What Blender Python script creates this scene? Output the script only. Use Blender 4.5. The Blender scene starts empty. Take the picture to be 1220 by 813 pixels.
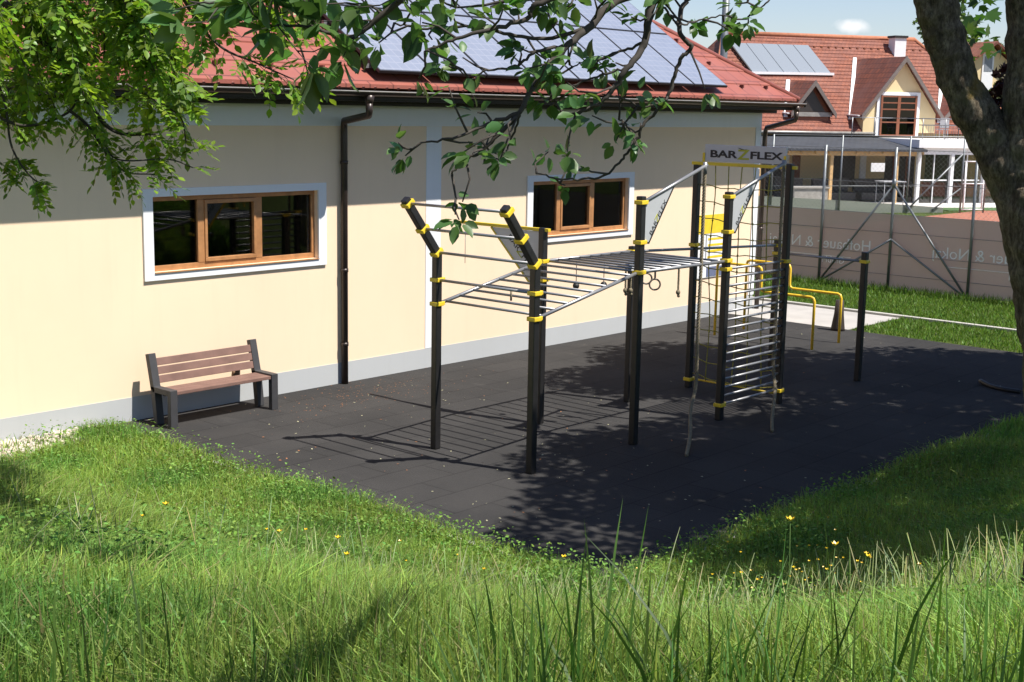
import bpy, bmesh, math, random
import numpy as np
from mathutils import Vector, Matrix
random.seed(7); rng = np.random.default_rng(11)
S = bpy.context.scene
COL = S.collection
R_ = math.radians

# ------------------------------------------------------------------ camera
CY, CH = -14.2877, 3.9
YAW, PITCH, ROLL, FPX = 0.7321, 0.1720, 0.0184, 1595.24
_F = Vector((math.cos(YAW)*math.cos(PITCH), math.sin(YAW)*math.cos(PITCH), -math.sin(PITCH)))
_R = _F.cross(Vector((0, 0, 1))).normalized(); _U = _R.cross(_F)
RR = _R*math.cos(ROLL) + _U*math.sin(ROLL); UU = -_R*math.sin(ROLL) + _U*math.cos(ROLL)
CAM = Vector((0, CY, CH))
cam = bpy.data.cameras.new('camera'); camo = bpy.data.objects.new('camera', cam); COL.objects.link(camo)
cam.sensor_width = 36; cam.lens = 36*FPX/1220; cam.clip_start = 0.05; cam.clip_end = 2000
M3 = Matrix((RR, UU, -_F)).transposed()
camo.matrix_world = Matrix.Translation(CAM) @ M3.to_4x4()
S.camera = camo

def ray(px, py): return _F + RR*((px-610)/FPX) - UU*((py-406.5)/FPX)
def at(px, py, axis, val):                  # point of the ray on a coordinate plane
    d = ray(px, py); return CAM + d*((val-CAM[axis])/d[axis])
def atd(px, py, dist):                      # point of the ray at a distance
    return CAM + ray(px, py).normalized()*dist

# ------------------------------------------------------------------ node helpers
def newmat(name):
    m = bpy.data.materials.new(name); m.use_nodes = True
    nt = m.node_tree; b = nt.nodes['Principled BSDF']; return m, nt, b
def N(nt, t, **kw):
    n = nt.nodes.new(t)
    for k, v in kw.items():
        if k in n.inputs: n.inputs[k].default_value = v
        else: setattr(n, k, v)
    return n
def coords(nt, scale=(1, 1, 1), kind='Object'):
    tc = N(nt, 'ShaderNodeTexCoord'); mp = N(nt, 'ShaderNodeMapping'); mp.inputs['Scale'].default_value = scale
    nt.links.new(tc.outputs[kind], mp.inputs['Vector']); return mp.outputs['Vector']
def ramp(nt, fac, stops):
    r = N(nt, 'ShaderNodeValToRGB'); nt.links.new(fac, r.inputs[0]); e = r.color_ramp.elements
    while len(e) < len(stops): e.new(0.5)
    for el, (p, c) in zip(e, stops): el.position = p; el.color = (*c, 1) if len(c) == 3 else c
    return r.outputs[0]
def mix(nt, a, b, fac, mode='MIX'):
    n = N(nt, 'ShaderNodeMix', data_type='RGBA', blend_type=mode)
    for s, v in ((0, fac), (6, a), (7, b)):
        if hasattr(v, 'is_linked'): nt.links.new(v, n.inputs[s])
        else: n.inputs[s].default_value = v if s == 0 else (*v, 1)
    return n.outputs[2]
def bump(nt, b, h, strength=.3, dist=.01):
    n = N(nt, 'ShaderNodeBump'); n.inputs['Strength'].default_value = strength; n.inputs['Distance'].default_value = dist
    nt.links.new(h, n.inputs['Height']); nt.links.new(n.outputs[0], b.inputs['Normal'])
def noise(nt, vec, scale, detail=4, rough=.55):
    n = N(nt, 'ShaderNodeTexNoise'); n.inputs['Scale'].default_value = scale; n.inputs['Detail'].default_value = detail
    n.inputs['Roughness'].default_value = rough; nt.links.new(vec, n.inputs['Vector']); return n.outputs['Fac']
def simple(name, col, rough=.6, metal=0., var=.15, nscale=6., bmp=0., bscale=60., spec=.5):
    m, nt, b = newmat(name); v = coords(nt)
    c2 = tuple(max(0, x*(1-var)) for x in col); c3 = tuple(min(1, x*(1+var)) for x in col)
    nt.links.new(ramp(nt, noise(nt, v, nscale), ((.3, c2), (.7, c3))), b.inputs['Base Color'])
    b.inputs['Roughness'].default_value = rough; b.inputs['Metallic'].default_value = metal
    b.inputs['Specular IOR Level'].default_value = spec
    if bmp: bump(nt, b, noise(nt, v, bscale, 5), bmp, .004)
    return m
def leafmat(name, trans=.4, rough=.42, gain=(1.25, 1.35, .7), spec=.45):
    m, nt, b = newmat(name)
    a = N(nt, 'ShaderNodeAttribute', attribute_name='Col')
    nt.links.new(a.outputs['Color'], b.inputs['Base Color']); b.inputs['Roughness'].default_value = rough
    b.inputs['Specular IOR Level'].default_value = spec
    t = N(nt, 'ShaderNodeBsdfTranslucent'); nt.links.new(mix(nt, a.outputs['Color'], gain, 1., 'MULTIPLY'), t.inputs['Color'])
    ms = N(nt, 'ShaderNodeMixShader'); ms.inputs[0].default_value = trans
    nt.links.new(b.outputs[0], ms.inputs[1]); nt.links.new(t.outputs[0], ms.inputs[2])
    nt.links.new(ms.outputs[0], nt.nodes['Material Output'].inputs['Surface']); return m

# ------------------------------------------------------------------ object helpers
def tag(o, label=None, cat=None, group=None, kind=None):
    if label: o['label'] = label
    if cat: o['category'] = cat
    if group: o['group'] = group
    if kind: o['kind'] = kind
    return o
def thing(name, label, cat, loc=(0, 0, 0), rz=0., group=None):
    o = bpy.data.objects.new(name, None); COL.objects.link(o); o.location = loc; o.rotation_euler = (0, 0, rz)
    o.empty_display_size = .2
    return tag(o, label, cat, group)
class MB:
    """collects shapes in one bmesh and links them as ONE mesh object"""
    def __init__(s): s.bm = bmesh.new()
    def box(s, lo, hi, bevel=0., mat=None):
        lo = Vector(lo); hi = Vector(hi); c = (lo+hi)/2; d = hi-lo
        m = Matrix.Translation(c) @ Matrix.Diagonal((*d, 1))
        if mat: m = mat @ m
        r = bmesh.ops.create_cube(s.bm, size=1, matrix=m)
        if bevel:
            es = {e for v in r['verts'] for e in v.link_edges}
            bmesh.ops.bevel(s.bm, geom=list(es), offset=bevel, segments=2, affect='EDGES', profile=.6)
        return s
    def beam(s, a, b, w, h, bevel=0., up=(0, 0, 1)):     # rectangular bar a -> b, w across, h along up
        a = Vector(a); b = Vector(b); z = (b-a).normalized(); x = Vector(up).cross(z)
        if x.length < 1e-4: x = Vector((1, 0, 0))
        x.normalize(); y = z.cross(x)
        m = Matrix((x, y, z)).transposed().to_4x4(); m.translation = (a+b)/2
        L = (b-a).length; return s.box((-w/2, -h/2, -L/2), (w/2, h/2, L/2), bevel, m)
    def tube(s, pts, r, n=8, caps=True):                  # r a number or one per point
        pts = [Vector(p) for p in pts]; k = len(pts); rs = [r]*k if not hasattr(r, '__len__') else r
        T = []
        for i in range(k):
            T.append(((pts[min(i+1, k-1)]-pts[max(i-1, 0)])).normalized())
        x = T[0].cross(Vector((0, 0, 1)))
        if x.length < 1e-3: x = Vector((1, 0, 0))
        x.normalize(); rings = []
        for i in range(k):
            x = (x - T[i]*x.dot(T[i])).normalized(); y = T[i].cross(x)
            rings.append([s.bm.verts.new(pts[i] + (x*math.cos(2*math.pi*j/n)+y*math.sin(2*math.pi*j/n))*rs[i]) for j in range(n)])
        for i in range(k-1):
            for j in range(n):
                f = s.bm.faces.new((rings[i][j], rings[i][(j+1) % n], rings[i+1][(j+1) % n], rings[i+1][j])); f.smooth = True
        if caps:
            s.bm.faces.new(rings[0][::-1]); s.bm.faces.new(rings[-1])
        return s
    def poly(s, pts):
        s.bm.faces.new([s.bm.verts.new(Vector(p)) for p in pts]); return s
    def slab(s, pts, off):                                # polygon pushed along off
        a = [s.bm.verts.new(Vector(p)) for p in pts]; b = [s.bm.verts.new(Vector(p)+Vector(off)) for p in pts]
        s.bm.faces.new(a); s.bm.faces.new(b[::-1]); n = len(a)
        for i in range(n): s.bm.faces.new((a[i], b[i], b[(i+1) % n], a[(i+1) % n]))
        return s
    def ball(s, c, r, seg=12, sc=(1, 1, 1)):
        v = bmesh.ops.create_uvsphere(s.bm, u_segments=seg, v_segments=seg//2+2, radius=r, matrix=Matrix.Translation(c) @ Matrix.Diagonal((*sc, 1)))
        for q in v['verts']:
            for f in q.link_faces: f.smooth = True
        return s
    def torus(s, c, R, r, ax, ay, n=20, m=8):
        c = Vector(c); ax = Vector(ax).normalized(); ay = Vector(ay).normalized(); az = ax.cross(ay); g = []
        for i in range(n):
            t = 2*math.pi*i/n; d = ax*math.cos(t)+ay*math.sin(t)
            g.append([s.bm.verts.new(c+d*(R+r*math.cos(2*math.pi*j/m))+az*r*math.sin(2*math.pi*j/m)) for j in range(m)])
        for i in range(n):
            for j in range(m):
                f = s.bm.faces.new((g[i][j], g[(i+1) % n][j], g[(i+1) % n][(j+1) % m], g[i][(j+1) % m])); f.smooth = True
        return s
    def build(s, name, mat, parent=None, fix=True):
        if fix: bmesh.ops.recalc_face_normals(s.bm, faces=s.bm.faces)
        me = bpy.data.meshes.new(name); s.bm.to_mesh(me); s.bm.free(); me.materials.append(mat)
        o = bpy.data.objects.new(name, me); COL.objects.link(o)
        if parent: o.parent = parent
        return o
def npmesh(name, V, faces_flat, loop_tot, mat, col=None, smooth=False, parent=None):
    me = bpy.data.meshes.new(name); V = np.asarray(V, np.float32)
    me.vertices.add(len(V)); me.vertices.foreach_set('co', V.ravel())
    me.loops.add(len(faces_flat)); me.loops.foreach_set('vertex_index', np.asarray(faces_flat, np.int32))
    st = np.concatenate(([0], np.cumsum(loop_tot)[:-1])).astype(np.int32)
    me.polygons.add(len(loop_tot)); me.polygons.foreach_set('loop_start', st); me.polygons.foreach_set('loop_total', np.asarray(loop_tot, np.int32))
    if smooth: me.polygons.foreach_set('use_smooth', np.ones(len(loop_tot), bool))
    me.update(calc_edges=True)
    if col is not None:
        a = me.color_attributes.new('Col', 'FLOAT_COLOR', 'POINT')
        c = np.ones((len(V), 4), np.float32); c[:, :3] = col; a.data.foreach_set('color', c.ravel())
    me.materials.append(mat)
    o = bpy.data.objects.new(name, me); COL.objects.link(o)
    if parent: o.parent = parent
    return o
def stamp(tv, tf, P, X, Y, Z, sc):
    """copies of a template (verts tv, faces tf) in frames X,Y,Z at P -> V, flat faces, totals"""
    tv = np.asarray(tv, float); n = len(P); sc = np.asarray(sc, float).reshape(n, 1, -1)
    L = tv[None]*sc
    V = P[:, None] + L[..., :1]*X[:, None] + L[..., 1:2]*Y[:, None] + L[..., 2:]*Z[:, None]
    fl = np.array([i for f in tf for i in f]); tot = np.array([len(f) for f in tf])
    F = (fl[None] + (np.arange(n)*len(tv))[:, None]).ravel()
    return V.reshape(-1, 3), F, np.tile(tot, n)
def frames(D, roll=None):
    """orthonormal frames whose Y follows D"""
    D = D/np.linalg.norm(D, axis=1, keepdims=True); n = len(D)
    ref = rng.normal(size=(n, 3)) if roll is None else roll
    X = np.cross(D, ref); X /= np.linalg.norm(X, axis=1, keepdims=True)+1e-9
    return X, D, np.cross(X, D)
def text_obj(name, txt, size, mat, parent, M, xs=1., depth=.003, align='CENTER', bold=0.):
    cu = bpy.data.curves.new('t', 'FONT'); cu.body = txt; cu.size = size; cu.extrude = depth; cu.align_x = align; cu.align_y = 'CENTER'; cu.resolution_u = 3; cu.offset = bold
    o = bpy.data.objects.new('t', cu); COL.objects.link(o)
    me = bpy.data.meshes.new_from_object(o.evaluated_get(bpy.context.evaluated_depsgraph_get()))
    bpy.data.objects.remove(o); bpy.data.curves.remove(cu)
    me.transform(M @ Matrix.Diagonal((xs, 1, 1, 1))); me.materials.clear(); me.materials.append(mat); me.name = name
    t = bpy.data.objects.new(name, me); COL.objects.link(t); t.parent = parent; return t
def frameM(o, x, y):                       # matrix with given x and y axes
    x = Vector(x).normalized(); y = Vector(y); y = (y-x*y.dot(x)).normalized(); z = x.cross(y)
    m = Matrix((x, y, z)).transposed().to_4x4(); m.translation = Vector(o); return m

# ------------------------------------------------------------------ materials
def wall_mat(name, c):
    m, nt, b = newmat(name); v = coords(nt)
    big = noise(nt, v, .7, 5, .6)
    nt.links.new(ramp(nt, big, ((.3, tuple(x*.95 for x in c)), (.7, c))), b.inputs['Base Color'])
    st = noise(nt, coords(nt, (2.2, 2.2, .16)), 2.4, 5, .65)
    cc_ = mix(nt, ramp(nt, big, ((.3, tuple(x*.95 for x in c)), (.7, c))), tuple(x*y for x, y in zip(c, (.84, .83, .82))), ramp(nt, st, ((.52, (0, 0, 0)), (.74, (.22, .22, .22)))))
    nt.links.new(cc_, b.inputs['Base Color'])
    b.inputs['Roughness'].default_value = .9; b.inputs['Specular IOR Level'].default_value = .2
    bump(nt, b, noise(nt, v, 220, 3), .25, .003); return m
M_wall = wall_mat('cream_render', (.86, .665, .47))
M_white = wall_mat('white_render', (.78, .79, .80))
M_plinth = wall_mat('grey_plinth', (.46, .47, .47))
M_dark = simple('dark_timber', (.018, .014, .012), .6)
M_gut = simple('brown_gutter', (.045, .033, .028), .35, .3)
M_gutlip = simple('pale_gutter_lip', (.33, .31, .28), .4, .3)
M_wood = simple('orange_window_wood', (.40, .19, .075), .45, 0, .2, 9)
M_steel = simple('steel_tube', (.30, .30, .305), .42, .6, .08)
M_post = simple('black_post', (.016, .015, .015), .42, 0, .2, 8)
M_yellow = simple('yellow_clamp', (.80, .56, .035), .38, 0, .1, 8)
M_yellowbar = simple('yellow_paint', (.78, .50, .03), .35, 0, .1, 8)
M_sign = simple('grey_sign_panel', (.52, .53, .54), .45, .2, .04)
M_letter = simple('black_lettering', (.02, .02, .022), .5)
M_letterg = simple('olive_lettering', (.42, .42, .03), .5)
M_rope = simple('hemp_rope', (.20, .165, .105), .9, 0, .25, 40)
M_net = simple('olive_net_rope', (.33, .28, .05), .85, 0, .25, 20)
M_chain = simple('dark_rubber', (.02, .019, .018), .55)
M_benchp = simple('brown_bench_plank', (.185, .105, .082), .55, 0, .18, 5)
M_benchf = simple('charcoal_bench_frame', (.045, .044, .046), .55, 0, .15)
M_fgal = simple('galvanised_fence', (.20, .215, .22), .45, .5, .15)
M_conc = simple('pale_concrete', (.36, .34, .315), .9, 0, .12, 1.5, .2)
M_kerb = simple('kerb_concrete', (.42, .40, .36), .9, 0, .15, 3, .2)

def mat_rubber():
    m, nt, b = newmat('black_rubber_tiles'); v = coords(nt)
    br = N(nt, 'ShaderNodeTexBrick'); br.offset = .5; nt.links.new(v, br.inputs['Vector'])
    for k, x in (('Scale', 1.), ('Mortar Size', .008), ('Brick Width', 1.), ('Row Height', .5), ('Mortar Smooth', .3), ('Bias', 0.)): br.inputs[k].default_value = x
    br.inputs['Color1'].default_value = (.033, .032, .0315, 1); br.inputs['Color2'].default_value = (.040, .0385, .0375, 1); br.inputs['Mortar'].default_value = (.017, .0165, .0165, 1)
    dust = noise(nt, v, .55, 5, .6)
    c = mix(nt, br.outputs['Color'], (.068, .064, .061), ramp(nt, dust, ((.42, (0, 0, 0)), (.75, (.45, .45, .45)))))
    gr = noise(nt, v, 260, 2)
    c = mix(nt, c, ramp(nt, gr, ((.3, (.55, .55, .55)), (.72, (1.5, 1.5, 1.5)))), 1., 'MULTIPLY')
    nt.links.new(c, b.inputs['Base Color']); b.inputs['Roughness'].default_value = .95; b.inputs['Specular IOR Level'].default_value = .12
    sc2 = noise(nt, coords(nt, (1, .25, 1)), 3.2, 6, .7)
    c = mix(nt, c, (.085, .080, .075), ramp(nt, sc2, ((.60, (0, 0, 0)), (.74, (.35, .35, .35)))))
    nt.links.new(c, b.inputs['Base Color'])
    bump(nt, b, gr, .5, .003); return m
def mat_metal_tiles():
    m, nt, b = newmat('red_metal_tile_roof')
    tc = N(nt, 'ShaderNodeTexCoord')
    br = N(nt, 'ShaderNodeTexBrick'); br.offset = .5; nt.links.new(tc.outputs['UV'], br.inputs['Vector'])
    for k, x in (('Scale', 1.), ('Mortar Size', .018), ('Brick Width', .42), ('Row Height', .46), ('Mortar Smooth', .6), ('Bias', 0.)): br.inputs[k].default_value = x
    br.inputs['Color1'].default_value = (.30, .088, .06, 1); br.inputs['Color2'].default_value = (.255, .072, .05, 1); br.inputs['Mortar'].default_value = (.11, .03, .022, 1)
    nz = noise(nt, tc.outputs['UV'], 1.3, 4)
    c = mix(nt, br.outputs['Color'], (.33, .135, .11), ramp(nt, nz, ((.4, (0, 0, 0)), (.8, (.5, .5, .5)))))
    nt.links.new(c, b.inputs['Base Color']); b.inputs['Roughness'].default_value = .5
    bump(nt, b, br.outputs['Fac'], -.6, .02); return m
def mat_clay(name, c1, c2, w=.2, h=.17, mort=(.12, .035, .02), wear=(.22, .105, .085)):
    m, nt, b = newmat(name); tc = N(nt, 'ShaderNodeTexCoord')
    br = N(nt, 'ShaderNodeTexBrick'); br.offset = .5; nt.links.new(tc.outputs['UV'], br.inputs['Vector'])
    for k, x in (('Scale', 1.), ('Mortar Size', .018), ('Brick Width', w), ('Row Height', h), ('Mortar Smooth', .5), ('Bias', 0.)): br.inputs[k].default_value = x
    br.inputs['Color1'].default_value = (*c1, 1); br.inputs['Color2'].default_value = (*c2, 1); br.inputs['Mortar'].default_value = (*mort, 1)
    nz = noise(nt, tc.outputs['UV'], .8, 5, .65)
    c = mix(nt, br.outputs['Color'], wear, ramp(nt, nz, ((.42, (0, 0, 0)), (.8, (.75, .75, .75)))))
    nt.links.new(c, b.inputs['Base Color']); b.inputs['Roughness'].default_value = .85
    bump(nt, b, br.outputs['Fac'], -.8, .03); return m
def mat_solar(name, c, cell=(.01, .012, .02), w=.16, mort=.006):
    m, nt, b = newmat(name); tc = N(nt, 'ShaderNodeTexCoord')
    br = N(nt, 'ShaderNodeTexBrick'); br.offset = 0; nt.links.new(tc.outputs['UV'], br.inputs['Vector'])
    for k, x in (('Scale', 1.), ('Mortar Size', mort), ('Brick Width', w), ('Row Height', w), ('Mortar Smooth', .1), ('Bias', 0.)): br.inputs[k].default_value = x
    br.inputs['Color1'].default_value = (*c, 1); br.inputs['Color2'].default_value = (*[x*1.08 for x in c], 1); br.inputs['Mortar'].default_value = (.33, .34, .39, 1)
    nt.links.new(br.outputs['Color'], b.inputs['Base Color']); b.inputs['Roughness'].default_value = .3
    b.inputs['Coat Weight'].default_value = 1.; b.inputs['Coat Roughness'].default_value = .06; return m
def mat_glass(name, tint=.55):
    m, nt, b = newmat(name); nt.nodes.remove(b)
    tr = N(nt, 'ShaderNodeBsdfTransparent'); tr.inputs[0].default_value = (tint, tint, tint*.98, 1)
    gl = N(nt, 'ShaderNodeBsdfGlossy'); gl.inputs['Roughness'].default_value = .02
    fr = N(nt, 'ShaderNodeFresnel'); fr.inputs[0].default_value = 1.55
    ms = N(nt, 'ShaderNodeMixShader'); nt.links.new(fr.outputs[0], ms.inputs[0]); nt.links.new(tr.outputs[0], ms.inputs[1]); nt.links.new(gl.outputs[0], ms.inputs[2])
    nt.links.new(ms.outputs[0], nt.nodes['Material Output'].inputs['Surface']); return m
def mat_bark():
    m, nt, b = newmat('lichen_bark'); v = coords(nt, (1, 1, .45))
    n1 = noise(nt, v, 26, 8, .7); n2 = noise(nt, coords(nt), 7, 5, .6); n3 = noise(nt, coords(nt), 3.1, 4, .6)
    n4 = noise(nt, v, 80, 6, .75)
    c = ramp(nt, n1, ((.3, (.06, .046, .032)), (.5, (.20, .16, .115)), (.7, (.40, .34, .25))))
    c = mix(nt, c, ramp(nt, n4, ((.35, (.35, .33, .3)), (.65, (1.4, 1.4, 1.35)))), 1., 'MULTIPLY')
    c = mix(nt, c, (.17, .16, .075), ramp(nt, n2, ((.5, (0, 0, 0)), (.68, (.7, .7, .7)))))
    c = mix(nt, c, (.34, .22, .03), ramp(nt, n3, ((.66, (0, 0, 0)), (.74, (.7, .7, .7)))))
    nt.links.new(c, b.inputs['Base Color']); b.inputs['Roughness'].default_value = .95; b.inputs['Specular IOR Level'].default_value = .2
    md_ = N(nt, 'ShaderNodeMath', operation='ADD'); nt.links.new(n1, md_.inputs[0]); nt.links.new(n4, md_.inputs[1]); bump(nt, b, md_.outputs[0], 1., .04); return m
def mat_ground():
    m, nt, b = newmat('meadow_soil'); v = coords(nt)
    n1 = noise(nt, v, 1.2, 6, .6); n2 = noise(nt, v, 30, 4, .7)
    c = ramp(nt, n1, ((.35, (.045, .075, .016)), (.65, (.075, .11, .024))))
    c = mix(nt, c, (.075, .052, .030), ramp(nt, n2, ((.45, (0, 0, 0)), (.7, (.6, .6, .6)))))
    nt.links.new(c, b.inputs['Base Color']); b.inputs['Roughness'].default_value = 1.; b.inputs['Specular IOR Level'].default_value = .1
    bump(nt, b, n2, .8, .03); return m
def mat_screen():
    m, nt, b = newmat('brown_screen_fabric'); v = coords(nt)
    nz = noise(nt, v, 1.1, 4); nt.links.new(ramp(nt, nz, ((.3, (.50, .46, .405)), (.7, (.56, .515, .455)))), b.inputs['Base Color'])
    b.inputs['Roughness'].default_value = .9
    tr = N(nt, 'ShaderNodeBsdfTransparent'); tl = N(nt, 'ShaderNodeBsdfTranslucent'); tl.inputs[0].default_value = (.55, .49, .44, 1)
    a = N(nt, 'ShaderNodeMixShader'); a.inputs[0].default_value = .35; nt.links.new(b.outputs[0], a.inputs[1]); nt.links.new(tl.outputs[0], a.inputs[2])
    ms = N(nt, 'ShaderNodeMixShader'); ms.inputs[0].default_value = .14; nt.links.new(a.outputs[0], ms.inputs[1]); nt.links.new(tr.outputs[0], ms.inputs[2])
    nt.links.new(ms.outputs[0], nt.nodes['Material Output'].inputs['Surface']); return m
M_rubber = mat_rubber(); M_roof = mat_metal_tiles(); M_glass = mat_glass('window_glass'); M_bark = mat_bark(); M_ground = mat_ground()
M_solar = mat_solar('solar_cells', (.225, .245, .30)); M_coll = mat_solar('collector_glass', (.21, .235, .26), w=3., mort=.0)
M_clay = mat_clay('clay_tile_roof', (.29, .098, .055), (.19, .066, .042)); M_clay2 = mat_clay('dark_clay_tiles', (.25, .075, .04), (.17, .055, .035), .3, .3, (.05, .02, .015))
M_slate = mat_clay('dark_slate_tiles', (.05, .055, .065), (.035, .04, .05), .3, .25, (.02, .02, .02), (.045, .05, .06))
M_leaf = leafmat('leaf', .4); M_grass = leafmat('grass_blade', .38, .5, (1.2, 1.25, .6), .3)
M_weed = leafmat('weed_leaf', .35, .75, (1.2, 1.25, .6), .15)
M_ash = leafmat('ash_leaf', .5, .4, (1.3, 1.3, .6))
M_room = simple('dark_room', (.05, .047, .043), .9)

def uvproj(o, ux, uy):                      # planar uv in metres along two directions of the surface
    me = o.data; uv = me.uv_layers.new(name='UVMap'); ux = Vector(ux); uy = Vector(uy)
    for l in me.loops:
        p = me.vertices[l.vertex_index].co; uv.data[l.index].uv = (p.dot(ux), p.dot(uy))
    return o

# ------------------------------------------------------------------ terrain
MATX0, MATX1, MATY = 8.45, 22.2, -7.85
def sstep(t): t = np.clip(t, 0, 1); return t*t*(3-2*t)
def height(x, y):
    x = np.asarray(x, float); y = np.asarray(y, float)
    w = sstep((-y-.3)/6.)
    dx = np.clip(MATX0-.25-x, 0, None)*w; dy = np.clip(MATY-.15-y, 0, None)
    h = 2.3*sstep(np.hypot(dx, dy)/7.6)
    h = h + (.05*np.sin(x*1.3+y*.7)+.04*np.sin(x*.6-y*1.9))*np.clip(h, 0, 1)
    return h - .006
xs = np.concatenate((np.linspace(-400, -20, 14), np.arange(-12, 26, .3), np.linspace(27, 60, 14), np.linspace(80, 600, 12)))
ys = np.concatenate((np.linspace(-400, -30, 12), np.arange(-22, 1, .3), np.linspace(2, 40, 12), np.linspace(60, 600, 12)))
gx, gy = np.meshgrid(xs, ys, indexing='ij'); nx, ny = gx.shape
V = np.stack((gx, gy, height(gx, gy)), -1).reshape(-1, 3)
ii, jj = np.meshgrid(np.arange(nx-1), np.arange(ny-1), indexing='ij'); q = (ii*ny+jj).ravel()
F = np.stack((q, q+ny, q+ny+1, q+1), 1)
g = npmesh('ground', V, F.ravel(), np.full(len(F), 4), M_ground, smooth=True); tag(g, kind='structure')

b = MB(); b.box((MATX0, MATY, -.06), (MATX1, -.012, .004)); tag(b.build('playground_surface', M_rubber), kind='structure')
b = MB(); b.box((MATX0-.07, MATY-.07, -.1), (MATX0-.002, -.2, .03), .008); b.box((MATX0-.07, MATY-.07, -.1), (MATX1, MATY-.002, .03), .008)
tag(b.build('kerb', M_kerb), kind='structure')
b = MB(); b.box((MATX1+.003, -2.62, -.05), (24.3, 14, .006)); tag(b.build('path', M_conc), kind='structure')
b = MB(); b.box((24.32, -12, -.1), (24.44, 14, .05), .01); tag(b.build('lawn_kerb', M_kerb), kind='structure')
M_clayc = simple('red_clay_court', (.33, .125, .075), .95, 0, .12, 2)
M_green = simple('green_runoff', (.06, .12, .03), .95, 0, .3, 6)
b = MB(); b.box((28.6, -30, -.05), (66, 9, .008)); tag(b.build('court_surface', M_clayc), kind='structure')

# ------------------------------------------------------------------ clubhouse
WX1 = 23.1; WX0 = -14.0; ZT = 4.02
club = thing('clubhouse', 'long cream clubhouse with grey plinth and red metal tiled hip roof', 'building')
wins = [(9.25, 11.86, 1.82, 2.75), (16.32, 18.87, 1.84, 2.74)]
b = MB(); T = .36
x = WX0
for (x0, x1, z0, z1) in wins:
    b.box((x, 0, .30), (x0, T, 3.62)); b.box((x0, 0, .30), (x1, T, z0)); b.box((x0, 0, z1), (x1, T, 3.62)); x = x1
b.box((x, 0, .30), (WX1, T, 3.62))
b.box((WX1-T, T, .30), (WX1, 12, 3.62)); b.box((WX0, T, .3), (WX0+T, 12, 3.62)); b.box((WX0+T, 12-T, .3), (WX1-T, 12, 3.62))
b.build('wall', M_wall, club)
b = MB(); b.box((WX0-.0, -.006, -.3), (WX1+.006, T, .30)); b.box((WX1-T, T, -.3), (WX1+.006, 12, .3)); b.build('plinth', M_plinth, club)
b = MB(); b.box((WX0, -.02, 3.62), (WX1+.02, T, ZT)); b.box((WX1-T, T, 3.62), (WX1+.02, 12, ZT)); b.build('frieze', M_white, club)
b = MB(); b.box((13.93, -.008, .302), (14.24, .02, 3.618)); b.build('pilaster', M_white, club)
b = MB(); b.box((22.93, -.02, .302), (WX1+.02, .1, 3.618)); b.build('pilaster', M_white, club)
for (x0, x1, z0, z1) in wins:
    w = MB(); s = .14; t = .10; yf = -.03
    w.box((x0-s, yf, z0-t), (x0-.001, .0-.001, z1+t), .004); w.box((x1+.001, yf, z0-t), (x1+s, -.001, z1+t), .004)
    w.box((x0-.001, yf+.001, z0-t), (x1+.001, -.001, z0-.001), .004); w.box((x0-.001, yf+.001, z1+.001), (x1+.001, -.001, z1+t), .004)
    so = w.build('window', M_white, club)
    f = MB(); W = x1-x0; ya, yb = .06, .13; fw = .055
    f.box((x0, ya, z0), (x1, yb, z0+.07), .006); f.box((x0, ya, z1-.06), (x1, yb, z1), .006)
    f.box((x0, ya+.001, z0+.07), (x0+fw, yb, z1-.06), .006); f.box((x1-fw, ya+.001, z0+.07), (x1, yb, z1-.06), .006)
    m1, m2 = x0+W*.288, x0+W*.637
    for mm in (m1, m2): f.box((mm-.05, ya-.004, z0+.07), (mm+.05, yb, z1-.06), .006)
    f.build('frame', M_wood, so)
    f = MB(); a0, a1 = m1+.051, m2-.051
    f.box((a0, ya-.02, z0+.075), (a1, yb-.01, z0+.125), .006); f.box((a0, ya-.02, z1-.115), (a1, yb-.01, z1-.065), .006)
    f.box((a0, ya-.019, z0+.125), (a0+.04, yb-.01, z1-.115), .006); f.box((a1-.04, ya-.019, z0+.125), (a1, yb-.01, z1-.115), .006)
    f.build('sash', M_wood, so)
    f = MB(); f.box((x0+.001, -.045, z0-.012), (x1-.001, ya-.002, z0-.001), .003); f.build('sill', M_wood, so)
    f = MB(); f.box((x0+fw, .09, z0+.07), (x1-fw, .10, z1-.06)); f.build('pane', M_glass, so)
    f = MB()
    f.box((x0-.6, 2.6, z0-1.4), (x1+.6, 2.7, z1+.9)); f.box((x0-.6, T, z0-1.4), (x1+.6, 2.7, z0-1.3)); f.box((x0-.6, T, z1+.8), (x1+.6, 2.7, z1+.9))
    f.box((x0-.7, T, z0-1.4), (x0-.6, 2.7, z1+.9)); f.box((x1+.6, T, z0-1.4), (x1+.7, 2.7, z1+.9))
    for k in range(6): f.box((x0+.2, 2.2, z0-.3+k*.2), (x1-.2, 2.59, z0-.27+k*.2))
    f.build('room_interior', M_room, so)
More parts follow.
